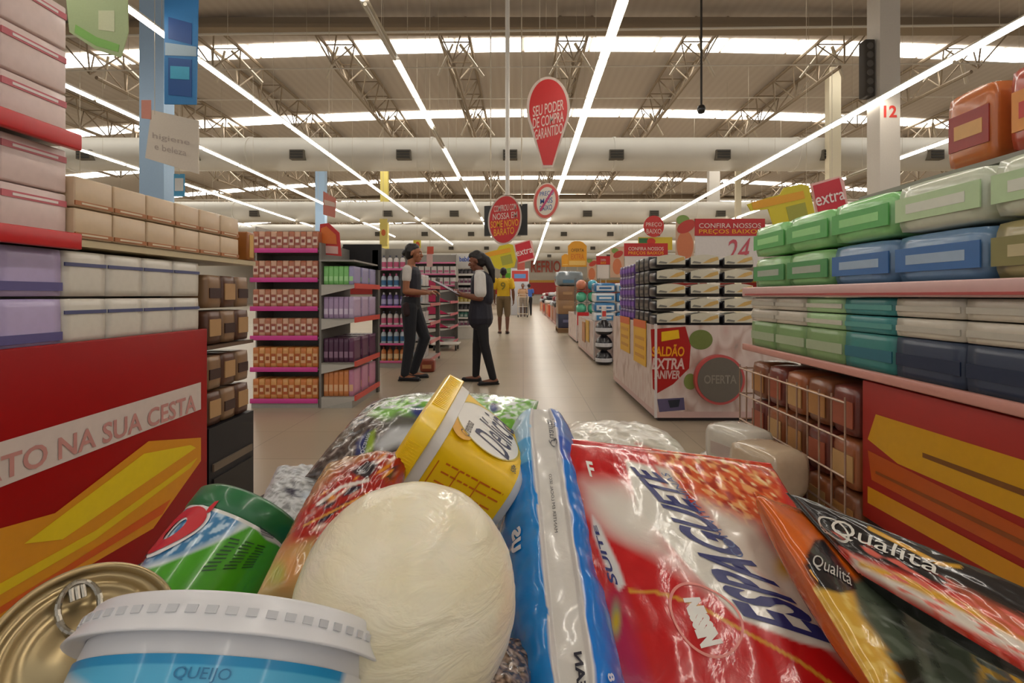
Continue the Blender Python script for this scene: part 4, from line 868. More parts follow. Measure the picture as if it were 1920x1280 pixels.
# worker two: reads from the clipboard (faces -x)
legs = (((0, -.085, .91), (.05, -.09, .5), (.07, -.1, .085), (1, -.1, 0)), ((-.01, .085, .91), (-.06, .1, .5), (-.17, .12, .085), (1, .35, 0)))
ax = ((Vector((-.01, -.19, 1.375)), (-.03, -.225, 1.10), (.22, -.12, 1.15), (1, .2, .25), (0, .5, 1)), (Vector((-.01, .19, 1.375)), (-.02, .23, 1.10), (.22, .13, 1.14), (1, -.2, .25), (0, -.5, 1)))
person('person with a long dark ponytail in a navy vest reading papers, black trousers, flat shoes', (-.50, 5.62, 0), math.pi, 1.53, legs, ax, dict(
    tilt=.22, head=(.05, 0, 1.575), lips='7a4038', shoe=('141014', True),
    hair_extra=(((-.08, 0, .06), (-.13, 0, .0), .05, .045), ((-.13, 0, .0), (-.165, 0, -.14), .052, .05), ((-.165, 0, -.14), (-.155, 0, -.3), .05, .024), ((-.02, 0, .09), (.04, 0, .085), .062, .05)),
    clothes=(('shirt', 'd6d2cc', torso(.008, 1.0)+sleeves(ax, .72, .074, .08)+[((.0, 0, 1.38), (.01, 0, 1.43), .07, .064)], .7), ('vest', '1e1d2a', torso(.03, .9, 1.36)+[((-.0, 0, .84), (0, 0, 1.0), .165, .145, 1.25), ((-.03, 0, 1.1), (-.03, 0, 1.3), .142, .14, 1.25)], .7),
             ('trousers', '131217', legprims(legs, .006), .75))), '7d4c35')
# what worker two holds
o = empty('clipboard', P(838, 540, 5.55)+Vector((.0, 0, 0)), 'clipboard with printed papers held by the worker with the ponytail', 'clipboard')
R = Matrix.Rotation(math.radians(28), 3, 'Y'); b = B(); b.box((0, 0, 0), (.33, .24, .006), M('3a3436', .5), R); b.build('board', o)
b = B()
for i in range(4): b.box(R@Vector((-.01+.012*i, .006*i-.01, .006+.002*i)), (.31, .22, .0015), M('c9c2c8', .6), R)
b.build('paper_sheets', o); b = B()
for i in range(9): b.box(R@Vector((-.12+.03*i, .0, .0139)), (.012, .17, .0006), M('6a5a70', .6), R)
b.build('printed_lines', o); B().box(R@Vector((.15, 0, .012)), (.025, .09, .014), M('8a8a8c', .3, .8), R).build('clip', o)
# walker in yellow
legs = (((-.0, -.085, .91), (.03, -.1, .5), (-.08, -.1, .1), (1, -.1, -.1)), ((.02, .085, .91), (.08, .1, .51), (.06, .1, .085), (1, .15, 0)))
ax = ((Vector((-.01, -.2, 1.375)), (-.06, -.25, 1.1), (.03, -.26, .86), (.2, 0, -1), (0, 1, 0)), (Vector((-.01, .2, 1.375)), (.0, .25, 1.1), (.1, .24, .88), (.3, 0, -1), (0, -1, 0)))
g = person('person in a yellow shirt and khaki shorts walking away up the aisle', (-.53, 12.9, 0), math.pi/2, 1.76, legs, ax, dict(vox=.009,
    shoe=('4a2c20', True), clothes=(('shirt', 'd8ae1c', torso(.02, .98)+sleeves(ax, .62, .07, .072), .75), ('shorts', '6f5c40', legprims(legs, .02, .12), .8))), '6f452f')
B().shape(T('9', .02), lambda x, y: (-.137, .07-.13*x, 1.13+.2*y), M('8a7a24', .6)).build('back_number', g)
# shopper with a cart, far off, and the person in blue
legs = (((0, -.085, .91), (.05, -.09, .5), (.05, -.1, .085), (1, 0, 0)), ((0, .085, .91), (.0, .1, .5), (-.1, .1, .085), (1, 0, 0)))
ax = ((Vector((-.01, -.19, 1.375)), (.02, -.23, 1.12), (.26, -.2, 1.06), (1, 0, -.1), (0, 0, -1)), (Vector((-.01, .19, 1.375)), (.02, .23, 1.12), (.26, .2, 1.06), (1, 0, -.1), (0, 0, -1)))
person('person in a tan top pushing a cart towards the lens at the aisle end', (-.02, 23.4, 0), -math.pi/2, 1.6, legs, ax, dict(vox=.012, shoe=('4a3a30', True), clothes=(('shirt', 'b08a68', torso(.014, .98)+sleeves(ax, .5, .065, .065), .7), ('trousers', '5a4a44', legprims(legs), .7))), '7a5038', False)
person('person in a blue top and black trousers beside the far cart', (.30, 24.6, 0), math.pi/2, 1.62, legs, ax, dict(vox=.012, shoe=('1a1818', True), clothes=(('shirt', '3a62b0', torso(.014, .98)+sleeves(ax, .5, .065, .065), .7), ('trousers', '1c1b20', legprims(legs), .7))), '7a5038', False)
def cart(name, label, x, y, z0, z1, hw0, hw1, L, mat, rim_mat, gap=.05, hx=0):
    """wire basket from y=0 (handle end) to y=L"""
    r = empty(name, (x, y, 0), label, 'shopping cart'); b = B(); tp = lambda s, t, z: (s*(hw0+(hw1-hw0)*t)*(.82+.18*(z-z0)/(z1-z0)), t*L, z-(.05*t if z > z0+.01 else 0))
    n = int(L/gap)
    for s in (-1, 1):
        for i in range(n+1): b.tube([tp(s, i/n, z0), tp(s, i/n, z1)], .0025, mat, 5)
        for q in range(1, 5): zz = z0+(z1-z0)*q/5; b.tube([tp(s, 0, zz), tp(s, 1, zz)], .0025, mat, 5)
    m = int(2*hw1/gap)
    for t in (0, 1):
        for i in range(m+1): f = -1+2*i/m; a = tp(1, t, z0); c2 = tp(1, t, z1); b.tube([(a[0]*f, a[1], a[2]), (c2[0]*f, c2[1], c2[2])], .0025, mat, 5)
        for q in range(1, 5): zz = z0+(z1-z0)*q/5; b.tube([tp(-1, t, zz), tp(1, t, zz)], .0025, mat, 5)
    b.build('wire_basket', r); b = B()
    for i in range(m+1): f = -1+2*i/m; a, c2 = tp(1, 0, z0), tp(1, 1, z0); b.tube([(a[0]*f, 0, z0), (c2[0]*f, L, z0)], .0025, mat, 5)
    for i in range(n+1): b.tube([tp(-1, i/n, z0), tp(1, i/n, z0)], .0025, mat, 5)
    b.build('basket_floor', r)
    B().tube([tp(-1, 0, z1), tp(-1, 1, z1), tp(1, 1, z1), tp(1, 0, z1), tp(-1, 0, z1)], .011, rim_mat, 10).build('rim', r)
    b = B()
    for s in (-1, 1): b.tube([(s*hw0*.8, -.02, z1-.02), (s*hw0*.78, .05, .16), (s*hw1*.8, L-.02, .16)], .011, mat, 8); b.tube([(s*hw0*.8, .3, .16), (s*hw0*.8, .35, z0)], .009, mat, 8)
    b.tube([(-hw0*.8, .05, .16), (hw0*.8, .05, .16)], .009, mat, 8); b.tube([(-hw1*.8, L-.02, .16), (hw1*.8, L-.02, .16)], .009, mat, 8); b.build('frame', r)
    for s in (-1, 1):
        for yy, hw in ((.07, hw0*.78), (L-.05, hw1*.8)):
            w_ = B(); w_.cyl((s*hw-.014, yy, .055), (s*hw+.014, yy, .055), .055, .055, M('2c2a2a', .6), 18); w_.cyl((s*hw-.016, yy, .055), (s*hw+.016, yy, .055), .02, .02, M('9a9a9a', .4), 10); w_.bb(s*hw-.02, s*hw+.02, yy-.012, yy+.012, .1, .16, mat); w_.build('wheel', r)
    B().tube([(-hw0*.85, -.12, z1+.1), (hw0*.85, -.12, z1+.1)], .016, rim_mat, 12).tube([(-hw0*.8, -.02, z1-.02), (-hw0*.82, -.12, z1+.1)], .01, mat, 8).tube([(hw0*.8, -.02, z1-.02), (hw0*.82, -.12, z1+.1)], .01, mat, 8).build('handle', r)
    return r
g = cart('shopping_cart', 'pale shopping cart pushed by the shopper in the tan top', -.02, 23.05, .5, .98, .3, .26, .7, M('cdbfa8', .4, .4), M('b8a890', .5)); g.rotation_euler.z = math.pi

# ------------------------------------------------------------------ the cart at the lens and the groceries in it
cart('shopping_cart', 'wire shopping cart with a dark rim heaped with groceries close to the lens', 0, -.12, .36, .775, .44, .34, .95, M('8f9296', .3, .8), M('1f1819', .6))

class Surf:
    """a stuffed bag's upper skin between four corners, with its own lower skin; s runs along the first edge, t along the second"""
    def __init__(s, p00, p10, p11, p01, bulge=.02, thick=.04, wr=.0025, seed=1, pw=.5, stretch=(3, 6), crimp=.05, sag=0.):
        s.c = [Vector(p) for p in (p00, p10, p11, p01)]; s.b = bulge; s.th = thick; s.wr = wr; s.seed = seed; s.pw = pw; s.st = stretch; s.cr = crimp
        a = s.base(.5, .5); s.n = (s.c[1]-s.c[0]+s.c[2]-s.c[3]).cross(s.c[3]-s.c[0]+s.c[2]-s.c[1]).normalized()
        if s.n.dot(Vector((0, -.5, 1))) < 0: s.n = -s.n
    def base(s, a, b):
        return (s.c[0]*(1-a)+s.c[1]*a)*(1-b)+(s.c[3]*(1-a)+s.c[2]*a)*b
    def prof(s, a, b):
        a = min(1, max(0, (a-s.cr)/(1-2*s.cr))) if s.cr else min(1, max(0, a)); b = min(1, max(0, b))
        return (max(0, 1-(2*a-1)**2)*max(0, 1-(2*b-1)**2))**s.pw
    def __call__(s, a, b, off=0.):
        p = s.prof(a, b)
        nz = noise.noise(Vector((a*s.st[0]+s.seed*7.1, b*s.st[1], s.seed)))+.5*noise.noise(Vector((a*s.st[0]*2.3+s.seed, b*s.st[1]*2.6, 3.3)))+.35*abs(noise.noise(Vector((a*s.st[0]*1.2+b*s.st[1]*.9, a*s.st[0]*.8-b*s.st[1]*1.6, s.seed*2.))))*2
        cr = 0
        if a < s.cr or a > 1-s.cr: cr = .0012*math.sin(a*400)
        return s.base(a, b)+s.n*(s.b*p+s.wr*nz*min(1, .25+p*2)+cr+off)
    def low(s, a, b): return s.base(a, b)-s.n*(s.th*s.prof(a, b)+.0008)
    def inv(s, u, v):
        best = min((((lambda q: (q[0]-u)**2+(q[1]-v)**2)(proj(s(i/24, j/24)))), i/24, j/24) for i in range(25) for j in range(25)); a, b = best[1:]
        for _ in range(12):
            q = proj(s(a, b)); h = .006; qa = proj(s(a+h, b)); qb = proj(s(a, b+h))
            J = ((qa[0]-q[0])/h, (qb[0]-q[0])/h, (qa[1]-q[1])/h, (qb[1]-q[1])/h); d = J[0]*J[3]-J[1]*J[2]
            if abs(d) < 1e-6: break
            ru, rv = u-q[0], v-q[1]
            a += max(-.03, min(.03, (J[3]*ru-J[1]*rv)/d)); b += max(-.03, min(.03, (-J[2]*ru+J[0]*rv)/d)); a = max(0, min(1, a)); b = max(0, min(1, b))
        return a, b
    def on(s, quadpx, off=.0006):
        q = [s.inv(*p) for p in quadpx]
        def f(x, y):
            a = (q[0][0]*(1-x)+q[1][0]*x)*(1-y)+(q[3][0]*(1-x)+q[2][0]*x)*y; b = (q[0][1]*(1-x)+q[1][1]*x)*(1-y)+(q[3][1]*(1-x)+q[2][1]*x)*y
            return s(a, b, off)
        return f
def inpoly(u, v, poly):
    """signed distance in px, positive inside (arrays)"""
    ins = np.zeros(u.shape, bool); d = np.full(u.shape, 1e9); n = len(poly)
    for i in range(n):
        x0, y0 = poly[i]; x1, y1 = poly[(i+1) % n]
        c = ((y0 > v) != (y1 > v)) & (u < (x1-x0)*(v-y0)/((y1-y0) or 1e-9)+x0); ins ^= c
        L = (x1-x0)**2+(y1-y0)**2 or 1e-9; t = np.clip(((u-x0)*(x1-x0)+(v-y0)*(y1-y0))/L, 0, 1)
        d = np.minimum(d, np.hypot(u-x0-t*(x1-x0), v-y0-t*(y1-y0)))
    return np.where(ins, d, -d)
def paint_cols(u, v, base, ops, n_, rnd):
    col = np.tile(np.array(lin(base)), (len(u), 1))
    for op in ops:
        kind = op[0]
        if kind == 'poly':
            _, pts, c, soft = op; k = np.clip(inpoly(u, v, pts)/max(soft, .5)*.5+.5, 0, 1)
        elif kind == 'line':
            _, pts, c, wd = op; d = np.full(u.shape, 1e9)
            for (x0, y0), (x1, y1) in zip(pts[:-1], pts[1:]):
                L = (x1-x0)**2+(y1-y0)**2 or 1e-9; t = np.clip(((u-x0)*(x1-x0)+(v-y0)*(y1-y0))/L, 0, 1); d = np.minimum(d, np.hypot(u-x0-t*(x1-x0), v-y0-t*(y1-y0)))
            k = np.clip((wd-d)/1.5+.5, 0, 1)
        elif kind == 'speck':      # irregular printed or visible contents inside a polygon
            _, pts, c, soft, sx, sy, th, ang = op; ca, sa = math.cos(ang), math.sin(ang)
            nz = np.array([noise.noise(Vector(((x*ca+y*sa)/sx, (-x*sa+y*ca)/sy, n_))) for x, y in zip(u, v)])
            k = np.clip(inpoly(u, v, pts)/max(soft, .5)*.5+.5, 0, 1)*np.clip((nz-th)*5+.5, 0, 1)
        elif kind == 'ell':
            _, cx, cy, rx, ry, ang, c, soft = op; ca, sa = math.cos(ang), math.sin(ang)
            x = (u-cx)*ca+(v-cy)*sa; y = -(u-cx)*sa+(v-cy)*ca; r = np.sqrt((x/rx)**2+(y/ry)**2); k = np.clip((1-r)*min(rx, ry)/max(soft, .5)*.5+.5, 0, 1)
        col = col*(1-k[:, None])+np.array(lin(c))*k[:, None]
    return col
def bag(name, label, cat, S, base, ops, mat, nu=60, nv=60, back=None, decals=(), seed=1.):
    g = empty(name, S.base(.5, .5)-S.n*S.th*.5, label, cat)
    b = B(); ss = [i/nu for i in range(nu+1)]; ts = [j/nv for j in range(nv+1)]
    top = [S(a, c) for a in ss for c in ts]; bot = [S.low(a, c) for a in ss for c in ts]; N = nv+1
    fs = [(i*N+j, (i+1)*N+j, (i+1)*N+j+1, i*N+j+1) for i in range(nu) for j in range(nv)]
    b.add(top, fs, mat, True); b.add(bot, [f[::-1] for f in fs], mat, True)
    k = len(top)
    bd = [i*N for i in range(nu+1)]+[nu*N+j for j in range(1, N)]+[i*N+nv for i in range(nu-1, -1, -1)]+[j for j in range(nv-1, 0, -1)]
    for x, y in zip(bd, bd[1:]+bd[:1]): b.f.append((x, x+k, y+k, y)); b.mi.append(0); b.sm.append(True)
    uv = np.array([proj(p) for p in top]); ct = paint_cols(uv[:, 0], uv[:, 1], base, ops, seed, None)
    cb = np.tile(np.array(lin(back or base)), (k, 1)); col = np.ones((2*k, 4)); col[:k, :3] = ct; col[k:, :3] = cb
    # faces toward the surface normal
    o = b.build('film', g, col); o.matrix_parent_inverse = Matrix.Translation(-g.location)
    bm = bmesh.new(); bm.from_mesh(o.data); bmesh.ops.recalc_face_normals(bm, faces=bm.faces); bm.to_mesh(o.data); bm.free()
    db = {}
    for nm, m2, q, m, off in decals: db.setdefault(nm, B()).shape(m2, S.on(q, off), m)
    for nm, bb_ in db.items(): part(nm, bb_, g)
    return g
film = M_paint(.24, .6, .10, 45.); foil = M_paint(.3, .3, .5, 90., name='silver_film'); soft = M_paint(.3, .5, .15, 40.)
ink = M('1d1b2c', .4, 0, 0); ink_b = M('2a2f6a', .35, 0, 0); wht = M('e6e2da', .35, 0, .02); ygold = M('dba24a', .35, 0, 0)

# hidden-deep sacks that carry the heap
for i, (x, y, z, sx, sy, sz, c, l) in enumerate(((-.135, .33, .372, .26, .6, .2, 'b8a890', 'tan flour sack under the cheese in the cart'), (.135, .33, .372, .26, .6, .2, 'c9c0b4', 'pale flour sack under the red pasta pack in the cart'), (0, .70, .372, .5, .2, .24, 'a89a86', 'long brown sack across the front of the cart'))):
    o = carton('flour_sack', l, 'sack', (sx, sy, sz), c, 'd8ccb4', '-y', (.2, .8), .7, .03, .7, .4, .2); o.location = (x, y, z)

# red spaghetti pack
S = Surf(P(1040, 818, .62), P(1100, 1420, .37), P(1720, 1400, .36), P(1445, 868, .60), .028, .05, .0024, 2, .32, (6, 5), .035)
lab = [(1163, 866), (1222, 872), (1300, 965), (1390, 1050), (1470, 1130), (1580, 1222), (1500, 1200), (1385, 1152), (1290, 1050), (1200, 950)]
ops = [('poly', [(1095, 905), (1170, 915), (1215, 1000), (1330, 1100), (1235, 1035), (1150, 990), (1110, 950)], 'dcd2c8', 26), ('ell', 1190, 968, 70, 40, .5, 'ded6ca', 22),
       ('poly', [(1215, 838), (1330, 850), (1450, 880), (1470, 980), (1400, 1000), (1310, 940), (1250, 880)], 'd0562a', 14),
       ('speck', [(1215, 838), (1330, 850), (1450, 880), (1470, 980), (1400, 990), (1310, 940), (1250, 880)], 'e6a060', 8, 26, 8, .1, .6), ('speck', [(1215, 838), (1330, 850), (1450, 880), (1470, 980), (1400, 990), (1310, 940), (1250, 880)], 'a8301a', 8, 20, 9, .16, .5),
       ('speck', [(1215, 838), (1330, 850), (1450, 880), (1470, 980), (1310, 940), (1250, 880)], 'f0cf9c', 8, 18, 6, .36, .7),
       ('poly', [(1310, 935), (1370, 962), (1420, 985), (1540, 1140), (1640, 1290), (1560, 1215), (1440, 1100), (1360, 1030)], 'd6cbbd', 14), ('ell', 1475, 1058, 18, 22, .4, 'cfa42c', 12), ('ell', 1486, 1066, 8, 9, .4, '5a6a3a', 5),
       ('poly', [(1172, 862), (1222, 874), (1240, 905), (1300, 955), (1395, 1052), (1475, 1125), (1590, 1226), (1500, 1204), (1382, 1158), (1285, 1055), (1195, 950)], 'ddd8cc', 3),
       ('poly', [(1228, 872), (1256, 880), (1300, 960), (1345, 1000), (1400, 1036), (1390, 1052), (1320, 1000), (1262, 935)], 'd4cabc', 4),
       ('line', [(1180, 1107), (1230, 1110), (1300, 1130), (1390, 1180), (1500, 1240), (1570, 1290)], 'cf8f2c', 3.2),
       ('poly', [(1120, 1130), (1160, 1100), (1200, 1230), (1230, 1330), (1150, 1330)], 'a8164a', 18), ('ell', 1155, 1160, 9, 34, .0, '8a8a6a', 4), ('ell', 1155, 1165, 6, 18, .1, 'c0a020', 3),
       ('poly', [(1110, 965), (1125, 985), (1160, 1060), (1172, 1095), (1160, 1108), (1135, 1060), (1112, 1000)], 'd6d2ce', 3)]
def slant(s, q, m, off=.0006, bold=.0, shear=0., sub=.3, nm='lettering'): return (nm, T(s, bold, shear, None, sub), q, m, off)
dec = [slant('ESPAGUETE', [(1560, 1205), (1205, 872), (1176, 872), (1385, 1145)][:0] or [(1572, 1212), (1228, 884), (1180, 874), (1396, 1160)], ink_b, .0008, .03, .1),
       slant('COM VITAMINAS', [(1398, 1044), (1252, 888), (1238, 886), (1380, 1046)], M('5a6a94', .4, 0, 0), .0008, .0, 0., .3, 'small_lettering'),
       ('oval_logo', RING(.035, 56), [(1292, 1246), (1412, 1222), (1372, 1105), (1232, 1082)], M('e08a80', .35, 0, 0), .0008),
       slant('NISSIN', [(1356, 1206), (1312, 1120), (1280, 1122), (1314, 1216)], wht, .0008, .09, 0., .3, 'oval_logo'),
       slant('SUITE', [(1160, 1098), (1118, 985), (1112, 985), (1142, 1092)], ink_b, .0008, .02, 0., .3, 'side_lettering'), slant('F', [(1106, 893), (1118, 897), (1110, 866), (1098, 864)], wht, .0006, .03, 0., .3, 'corner_lettering')]
bag('pasta_pack', 'large glossy red spaghetti pack with slanted dark blue lettering', 'pasta pack', S, 'c01318', ops, film, 130, 130, 'b01216', dec, 2.)
# white translucent pack behind it
S = Surf(P(1040, 850, .70), P(1060, 802, .86), P(1245, 812, .86), P(1310, 880, .70), .03, .05, .004, 5, .4, (5, 6), 0)
bag('rice_bag', 'white translucent bag peeping out behind the red spaghetti pack', 'bag', S, 'd8d3c6', [('speck', [(1040, 790), (1320, 790), (1320, 900), (1040, 900)], 'b9b4a4', 4, 30, 5, .1, .3), ('line', [(1190, 830), (1230, 845), (1270, 862)], 'c88a80', 2)], soft, 40, 40, None, (), 3.)
# orange and dark green pack
S = Surf(P(1414, 922, .485), P(1662, 1330, .315), P(2060, 1345, .40), P(1600, 1000, .60), .018, .035, .0018, 8, .35, (5, 4), .03)
ops = [('poly', [(1505, 1120), (1560, 1080), (1605, 1110), (1680, 1240), (1720, 1340), (1660, 1340), (1560, 1200)], 'cda03a', 8), ('speck', [(1505, 1100), (1605, 1100), (1720, 1340), (1660, 1340)], 'e0bc62', 8, 30, 12, .1, .9),
       ('poly', [(1595, 1090), (1640, 1080), (1760, 1140), (2000, 1230), (2000, 1350), (1740, 1350), (1680, 1240), (1612, 1150)], '545d4c', 6), ('speck', [(1595, 1080), (1760, 1130), (2000, 1230), (2000, 1350), (1720, 1350)], '6a7262', 6, 60, 16, .1, .5), ('speck', [(1640, 1100), (2000, 1230), (2000, 1350), (1700, 1350)], '8f948a', 6, 60, 9, .42, .5),
       ('poly', [(1675, 1235), (1720, 1230), (1760, 1340), (1725, 1340)], '2c2a1e', 8), ('speck', [(1820, 1180), (2000, 1260), (2000, 1350), (1850, 1350)], 'c89a24', 10, 26, 10, .1, .5),
       ('poly', [(1512, 1040), (1528, 1012), (1545, 1010), (1600, 1085), (1605, 1105), (1575, 1112), (1525, 1098), (1512, 1080)], '17161c', 3)]
dec = [slant('Qualitá', [(1520, 1066), (1600, 1106), (1592, 1074), (1524, 1038)], M('b9b4ac', .4, 0, 0), .0008, .0, .25), ('logo_arc', POLY([(.0, .5), (.15, .2), (.4, .02), (.4, .12), (.22, .3), (.12, .55)], .1), [(1514, 1100), (1548, 1104), (1540, 1050), (1508, 1050)], ygold, .0007)]
bag('frozen_vegetable_bag', 'orange and dark green glossy bag with a black oval logo on its edge', 'bag', S, 'cf5f14', ops, film, 110, 90, 'b8560f', dec, 4.)
# black topped striped pack
S = Surf(P(1472, 922, .51), P(1985, 1130, .345), P(1990, 1300, .295), P(1608, 1072, .41), .010, .03, .0015, 11, .35, (5, 4), .03)
ops = [('poly', [(1575, 1030), (1660, 1058), (1800, 1112), (2000, 1212), (2000, 1360), (1560, 1080)], 'bb2a1c', 5), ('poly', [(1595, 1040), (1640, 1060), (1760, 1110), (2000, 1240), (2000, 1275), (1720, 1130), (1600, 1062)], 'd8ccbe', 5), ('poly', [(1610, 1050), (1700, 1082), (1840, 1146), (2000, 1228), (2000, 1244), (1820, 1154), (1690, 1094), (1610, 1060)], 'cf9a2a', 4),
       ('poly', [(1780, 1090), (2000, 1200), (2000, 1245), (1860, 1165)], 'bd5a3c', 8), ('speck', [(1560, 985), (2000, 1190), (2000, 1360), (1560, 1060)], 'd6685a', 4, 50, 8, .22, .45), ('line', [(1630, 990), (1700, 1025), (1760, 1056), (1800, 1062)], 'c9962c', 3.5), ('poly', [(1478, 935), (1500, 938), (1560, 985), (1548, 1005)], '2e2f30', 4)]
dec = [slant('Qualitá', [(1566, 1008), (1768, 1090), (1756, 1052), (1556, 970)], M('d4d0c6', .4, 0, 0), .0008, .02, .25), ('logo_arc', RING(.07, 40), [(1530, 1004), (1600, 1032), (1592, 984), (1528, 960)], M('c8c4ba', .4, 0, 0), .0007)]
bag('sausage_pack', 'dark topped pack with red yellow and white stripes lying by the cart rim', 'pack', S, '1d1a1c', ops, film, 110, 60, '1d1a1c', dec, 6.)

# blue bag standing on edge, white seam up
A0, A1 = P(1014, 764, .64), P(1084, 1330, .35)
class Ridge:
    def __init__(s): s.n = Vector((0, 0, 1))
    def __call__(s, a, t, off=0.):
        p = A0.lerp(A1, a); ax = (A1-A0).normalized(); up = Vector((0, -.2, 1)); up = (up-ax*up.dot(ax)).normalized(); sd = ax.cross(up).normalized()
        sd = -sd if sd.x < 0 else sd
        nz = noise.noise(Vector((a*9, t*3, 1.7)))+.6*noise.noise(Vector((a*22, t*5, 4.2)))
        w0, w1 = .0165, .064
        k = min(1, max(0, (abs(t)-.26)/.74)); sg = 1 if t >= 0 else -1
        x = sg*(w0*min(1, abs(t)/.26)+(w1-w0)*math.sin(k*math.pi/2)); z = -.150*(1-math.cos(k*math.pi/2))*1.0-.01*k-(.004 if abs(t) < .2 else 0)
        e = min(1, min(a, 1-a)*9+.25)**.5
        return p+sd*(x*(.55+.45*e)*(1 if t < .3 or True else 1)+ (.0 if abs(t) < .26 else sg*.0025*nz+sg*off))+up*(z*(.6+.4*e)+.0022*nz+(off if abs(t) < .3 else off*.3))
    inv = Surf.inv; on = Surf.on
R_ = Ridge()
def inv_r(u, v):
    best = min(((proj(R_(i/24, -1+j/20))[0]-u)**2+(proj(R_(i/24, -1+j/20))[1]-v)**2, i/24, -1+j/20) for i in range(25) for j in range(41))
    a, b = best[1:]
    for _ in range(10):
        q = proj(R_(a, b)); h = .01; qa = proj(R_(a+h, b)); qb = proj(R_(a, b+h)); J = ((qa[0]-q[0])/h, (qb[0]-q[0])/h, (qa[1]-q[1])/h, (qb[1]-q[1])/h); d = J[0]*J[3]-J[1]*J[2]
        if abs(d) < 1e-6: break
        ru, rv = u-q[0], v-q[1]; a += max(-.05, min(.05, (J[3]*ru-J[1]*rv)/d)); b += max(-.05, min(.05, (-J[2]*ru+J[0]*rv)/d)); a = max(0, min(1, a)); b = max(-1, min(1, b))
    return a, b
R_.inv = inv_r
g = empty('rice_bag', (A0+A1)/2-Vector((0, 0, .12)), 'bright blue bag on edge with a white seam strip facing up', 'bag')
b = B(); nu, nv = 110, 72; vs = [R_(i/nu, -1+2*j/nv) for i in range(nu+1) for j in range(nv+1)]; N = nv+1
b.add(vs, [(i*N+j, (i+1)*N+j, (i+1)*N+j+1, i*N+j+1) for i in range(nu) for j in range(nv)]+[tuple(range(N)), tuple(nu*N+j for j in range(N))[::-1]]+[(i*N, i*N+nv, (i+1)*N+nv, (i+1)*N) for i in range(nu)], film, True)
cl = np.ones((len(vs), 4)); k = 0
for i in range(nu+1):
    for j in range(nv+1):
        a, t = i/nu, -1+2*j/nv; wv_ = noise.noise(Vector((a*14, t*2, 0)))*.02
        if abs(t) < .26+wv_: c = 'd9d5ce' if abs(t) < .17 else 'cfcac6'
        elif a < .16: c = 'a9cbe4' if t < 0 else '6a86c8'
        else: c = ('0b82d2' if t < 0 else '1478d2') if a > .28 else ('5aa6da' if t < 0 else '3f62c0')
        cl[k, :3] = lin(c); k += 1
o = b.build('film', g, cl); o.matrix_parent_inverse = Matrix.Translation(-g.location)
bm = bmesh.new(); bm.from_mesh(o.data); bmesh.ops.recalc_face_normals(bm, faces=bm.faces); bm.to_mesh(o.data); bm.free()
b = B()
for s, q, m, bo in (('Qualitá', [(1030, 838), (1024, 786), (1038, 786), (1046, 836)], M('5a5a60', .4, 0, 0), 0.), ('MANTER EM LOCAL SECO', [(1040, 1000), (1029, 890), (1034, 890), (1046, 1000)], M('3a3a40', .4, 0, 0), 0.), ('EAN', [(1083, 1300), (1075, 1222), (1090, 1222), (1100, 1300)], ink, .03), ('Qualitá', [(1122, 1134), (1078, 950), (1096, 950), (1150, 1122)], M('d4dcea', .35, 0, 0), .02), ('us', [(962, 1040), (960, 998), (978, 985), (980, 1030)], M('d4dcea', .35, 0, 0), .03), ('18', [(1142, 1290), (1134, 1262), (1146, 1262), (1154, 1290)], M('d4dcea', .35, 0, 0), .03)):
    part('lettering', B().shape(T(s, bo, .1, None, .4), R_.on(q, .0015), m), g)

# brown granule bag with green top, silver bag, red and black pack
S = Surf(P(572, 893, .66), P(700, 752, .86), P(1010, 752, .88), P(960, 930, .66), .05, .06, .004, 14, .5, (5, 5), 0)
ops = [('speck', [(560, 740), (1020, 740), (1020, 950), (560, 950)], '3c2f2a', 3, 9, 8, .0, .6), ('speck', [(560, 740), (1020, 740), (1020, 950), (560, 950)], 'a59a94', 3, 16, 7, .34, -.8),
       ('poly', [(690, 775), (740, 745), (1020, 740), (1020, 830), (870, 800), (790, 780), (740, 790)], '6fae3c', 8), ('speck', [(690, 765), (740, 740), (1020, 740), (1020, 790), (790, 775)], 'd4dcd8', 4, 14, 5, .1, -.2), ('ell', 790, 774, 22, 11, .3, '2c3a7a', 4), ('ell', 1000, 772, 30, 14, 0, '8fbf7c', 8), ('ell', 925, 764, 8, 9, 0, '33407c', 3),
       ('poly', [(735, 800), (770, 788), (790, 800), (760, 830), (715, 845), (700, 835)], 'c4c8cc', 8), ('poly', [(712, 800), (745, 775), (800, 785), (770, 800)], '5a5a54', 6),
       ('poly', [(668, 830), (690, 806), (698, 806), (690, 850), (672, 872), (666, 868)], '26306a', 3), ('poly', [(690, 812), (704, 804), (700, 840), (686, 868), (682, 862)], '8faa34', 3)]
bag('bean_bag', 'brown granule bag with a green and white top behind the yellow tub', 'bag', S, '5f514b', ops, film, 110, 110, '5a4a40', [slant('crocante', [(670, 866), (690, 812), (696, 812), (680, 868)], M('b9bcd0', .4, 0, 0), .0006)], 9.)
S = Surf(P(470, 985, .60), P(520, 876, .74), P(650, 886, .74), P(640, 1000, .60), .025, .04, .004, 17, .5, (6, 5), 0)
bag('silver_bag', 'crinkled silver bag with a small black mark behind the green can', 'bag', S, 'c9ccce', [('speck', [(440, 860), (660, 860), (660, 1010), (440, 1010)], '8f9090', 3, 16, 4, .12, .3), ('ell', 552, 923, 22, 7, .3, '20223a', 2), ('ell', 560, 925, 8, 3.5, .3, 'b8bcc0', 1), ('poly', [(565, 925), (620, 905), (640, 960), (580, 975)], 'c3d0da', 6)], foil, 50, 50, None, (), 12.)
S = Surf(P(478, 1120, .355), P(612, 872, .515), P(772, 846, .535), P(700, 1120, .39), .028, .03, .003, 21, .45, (6, 6), 0)
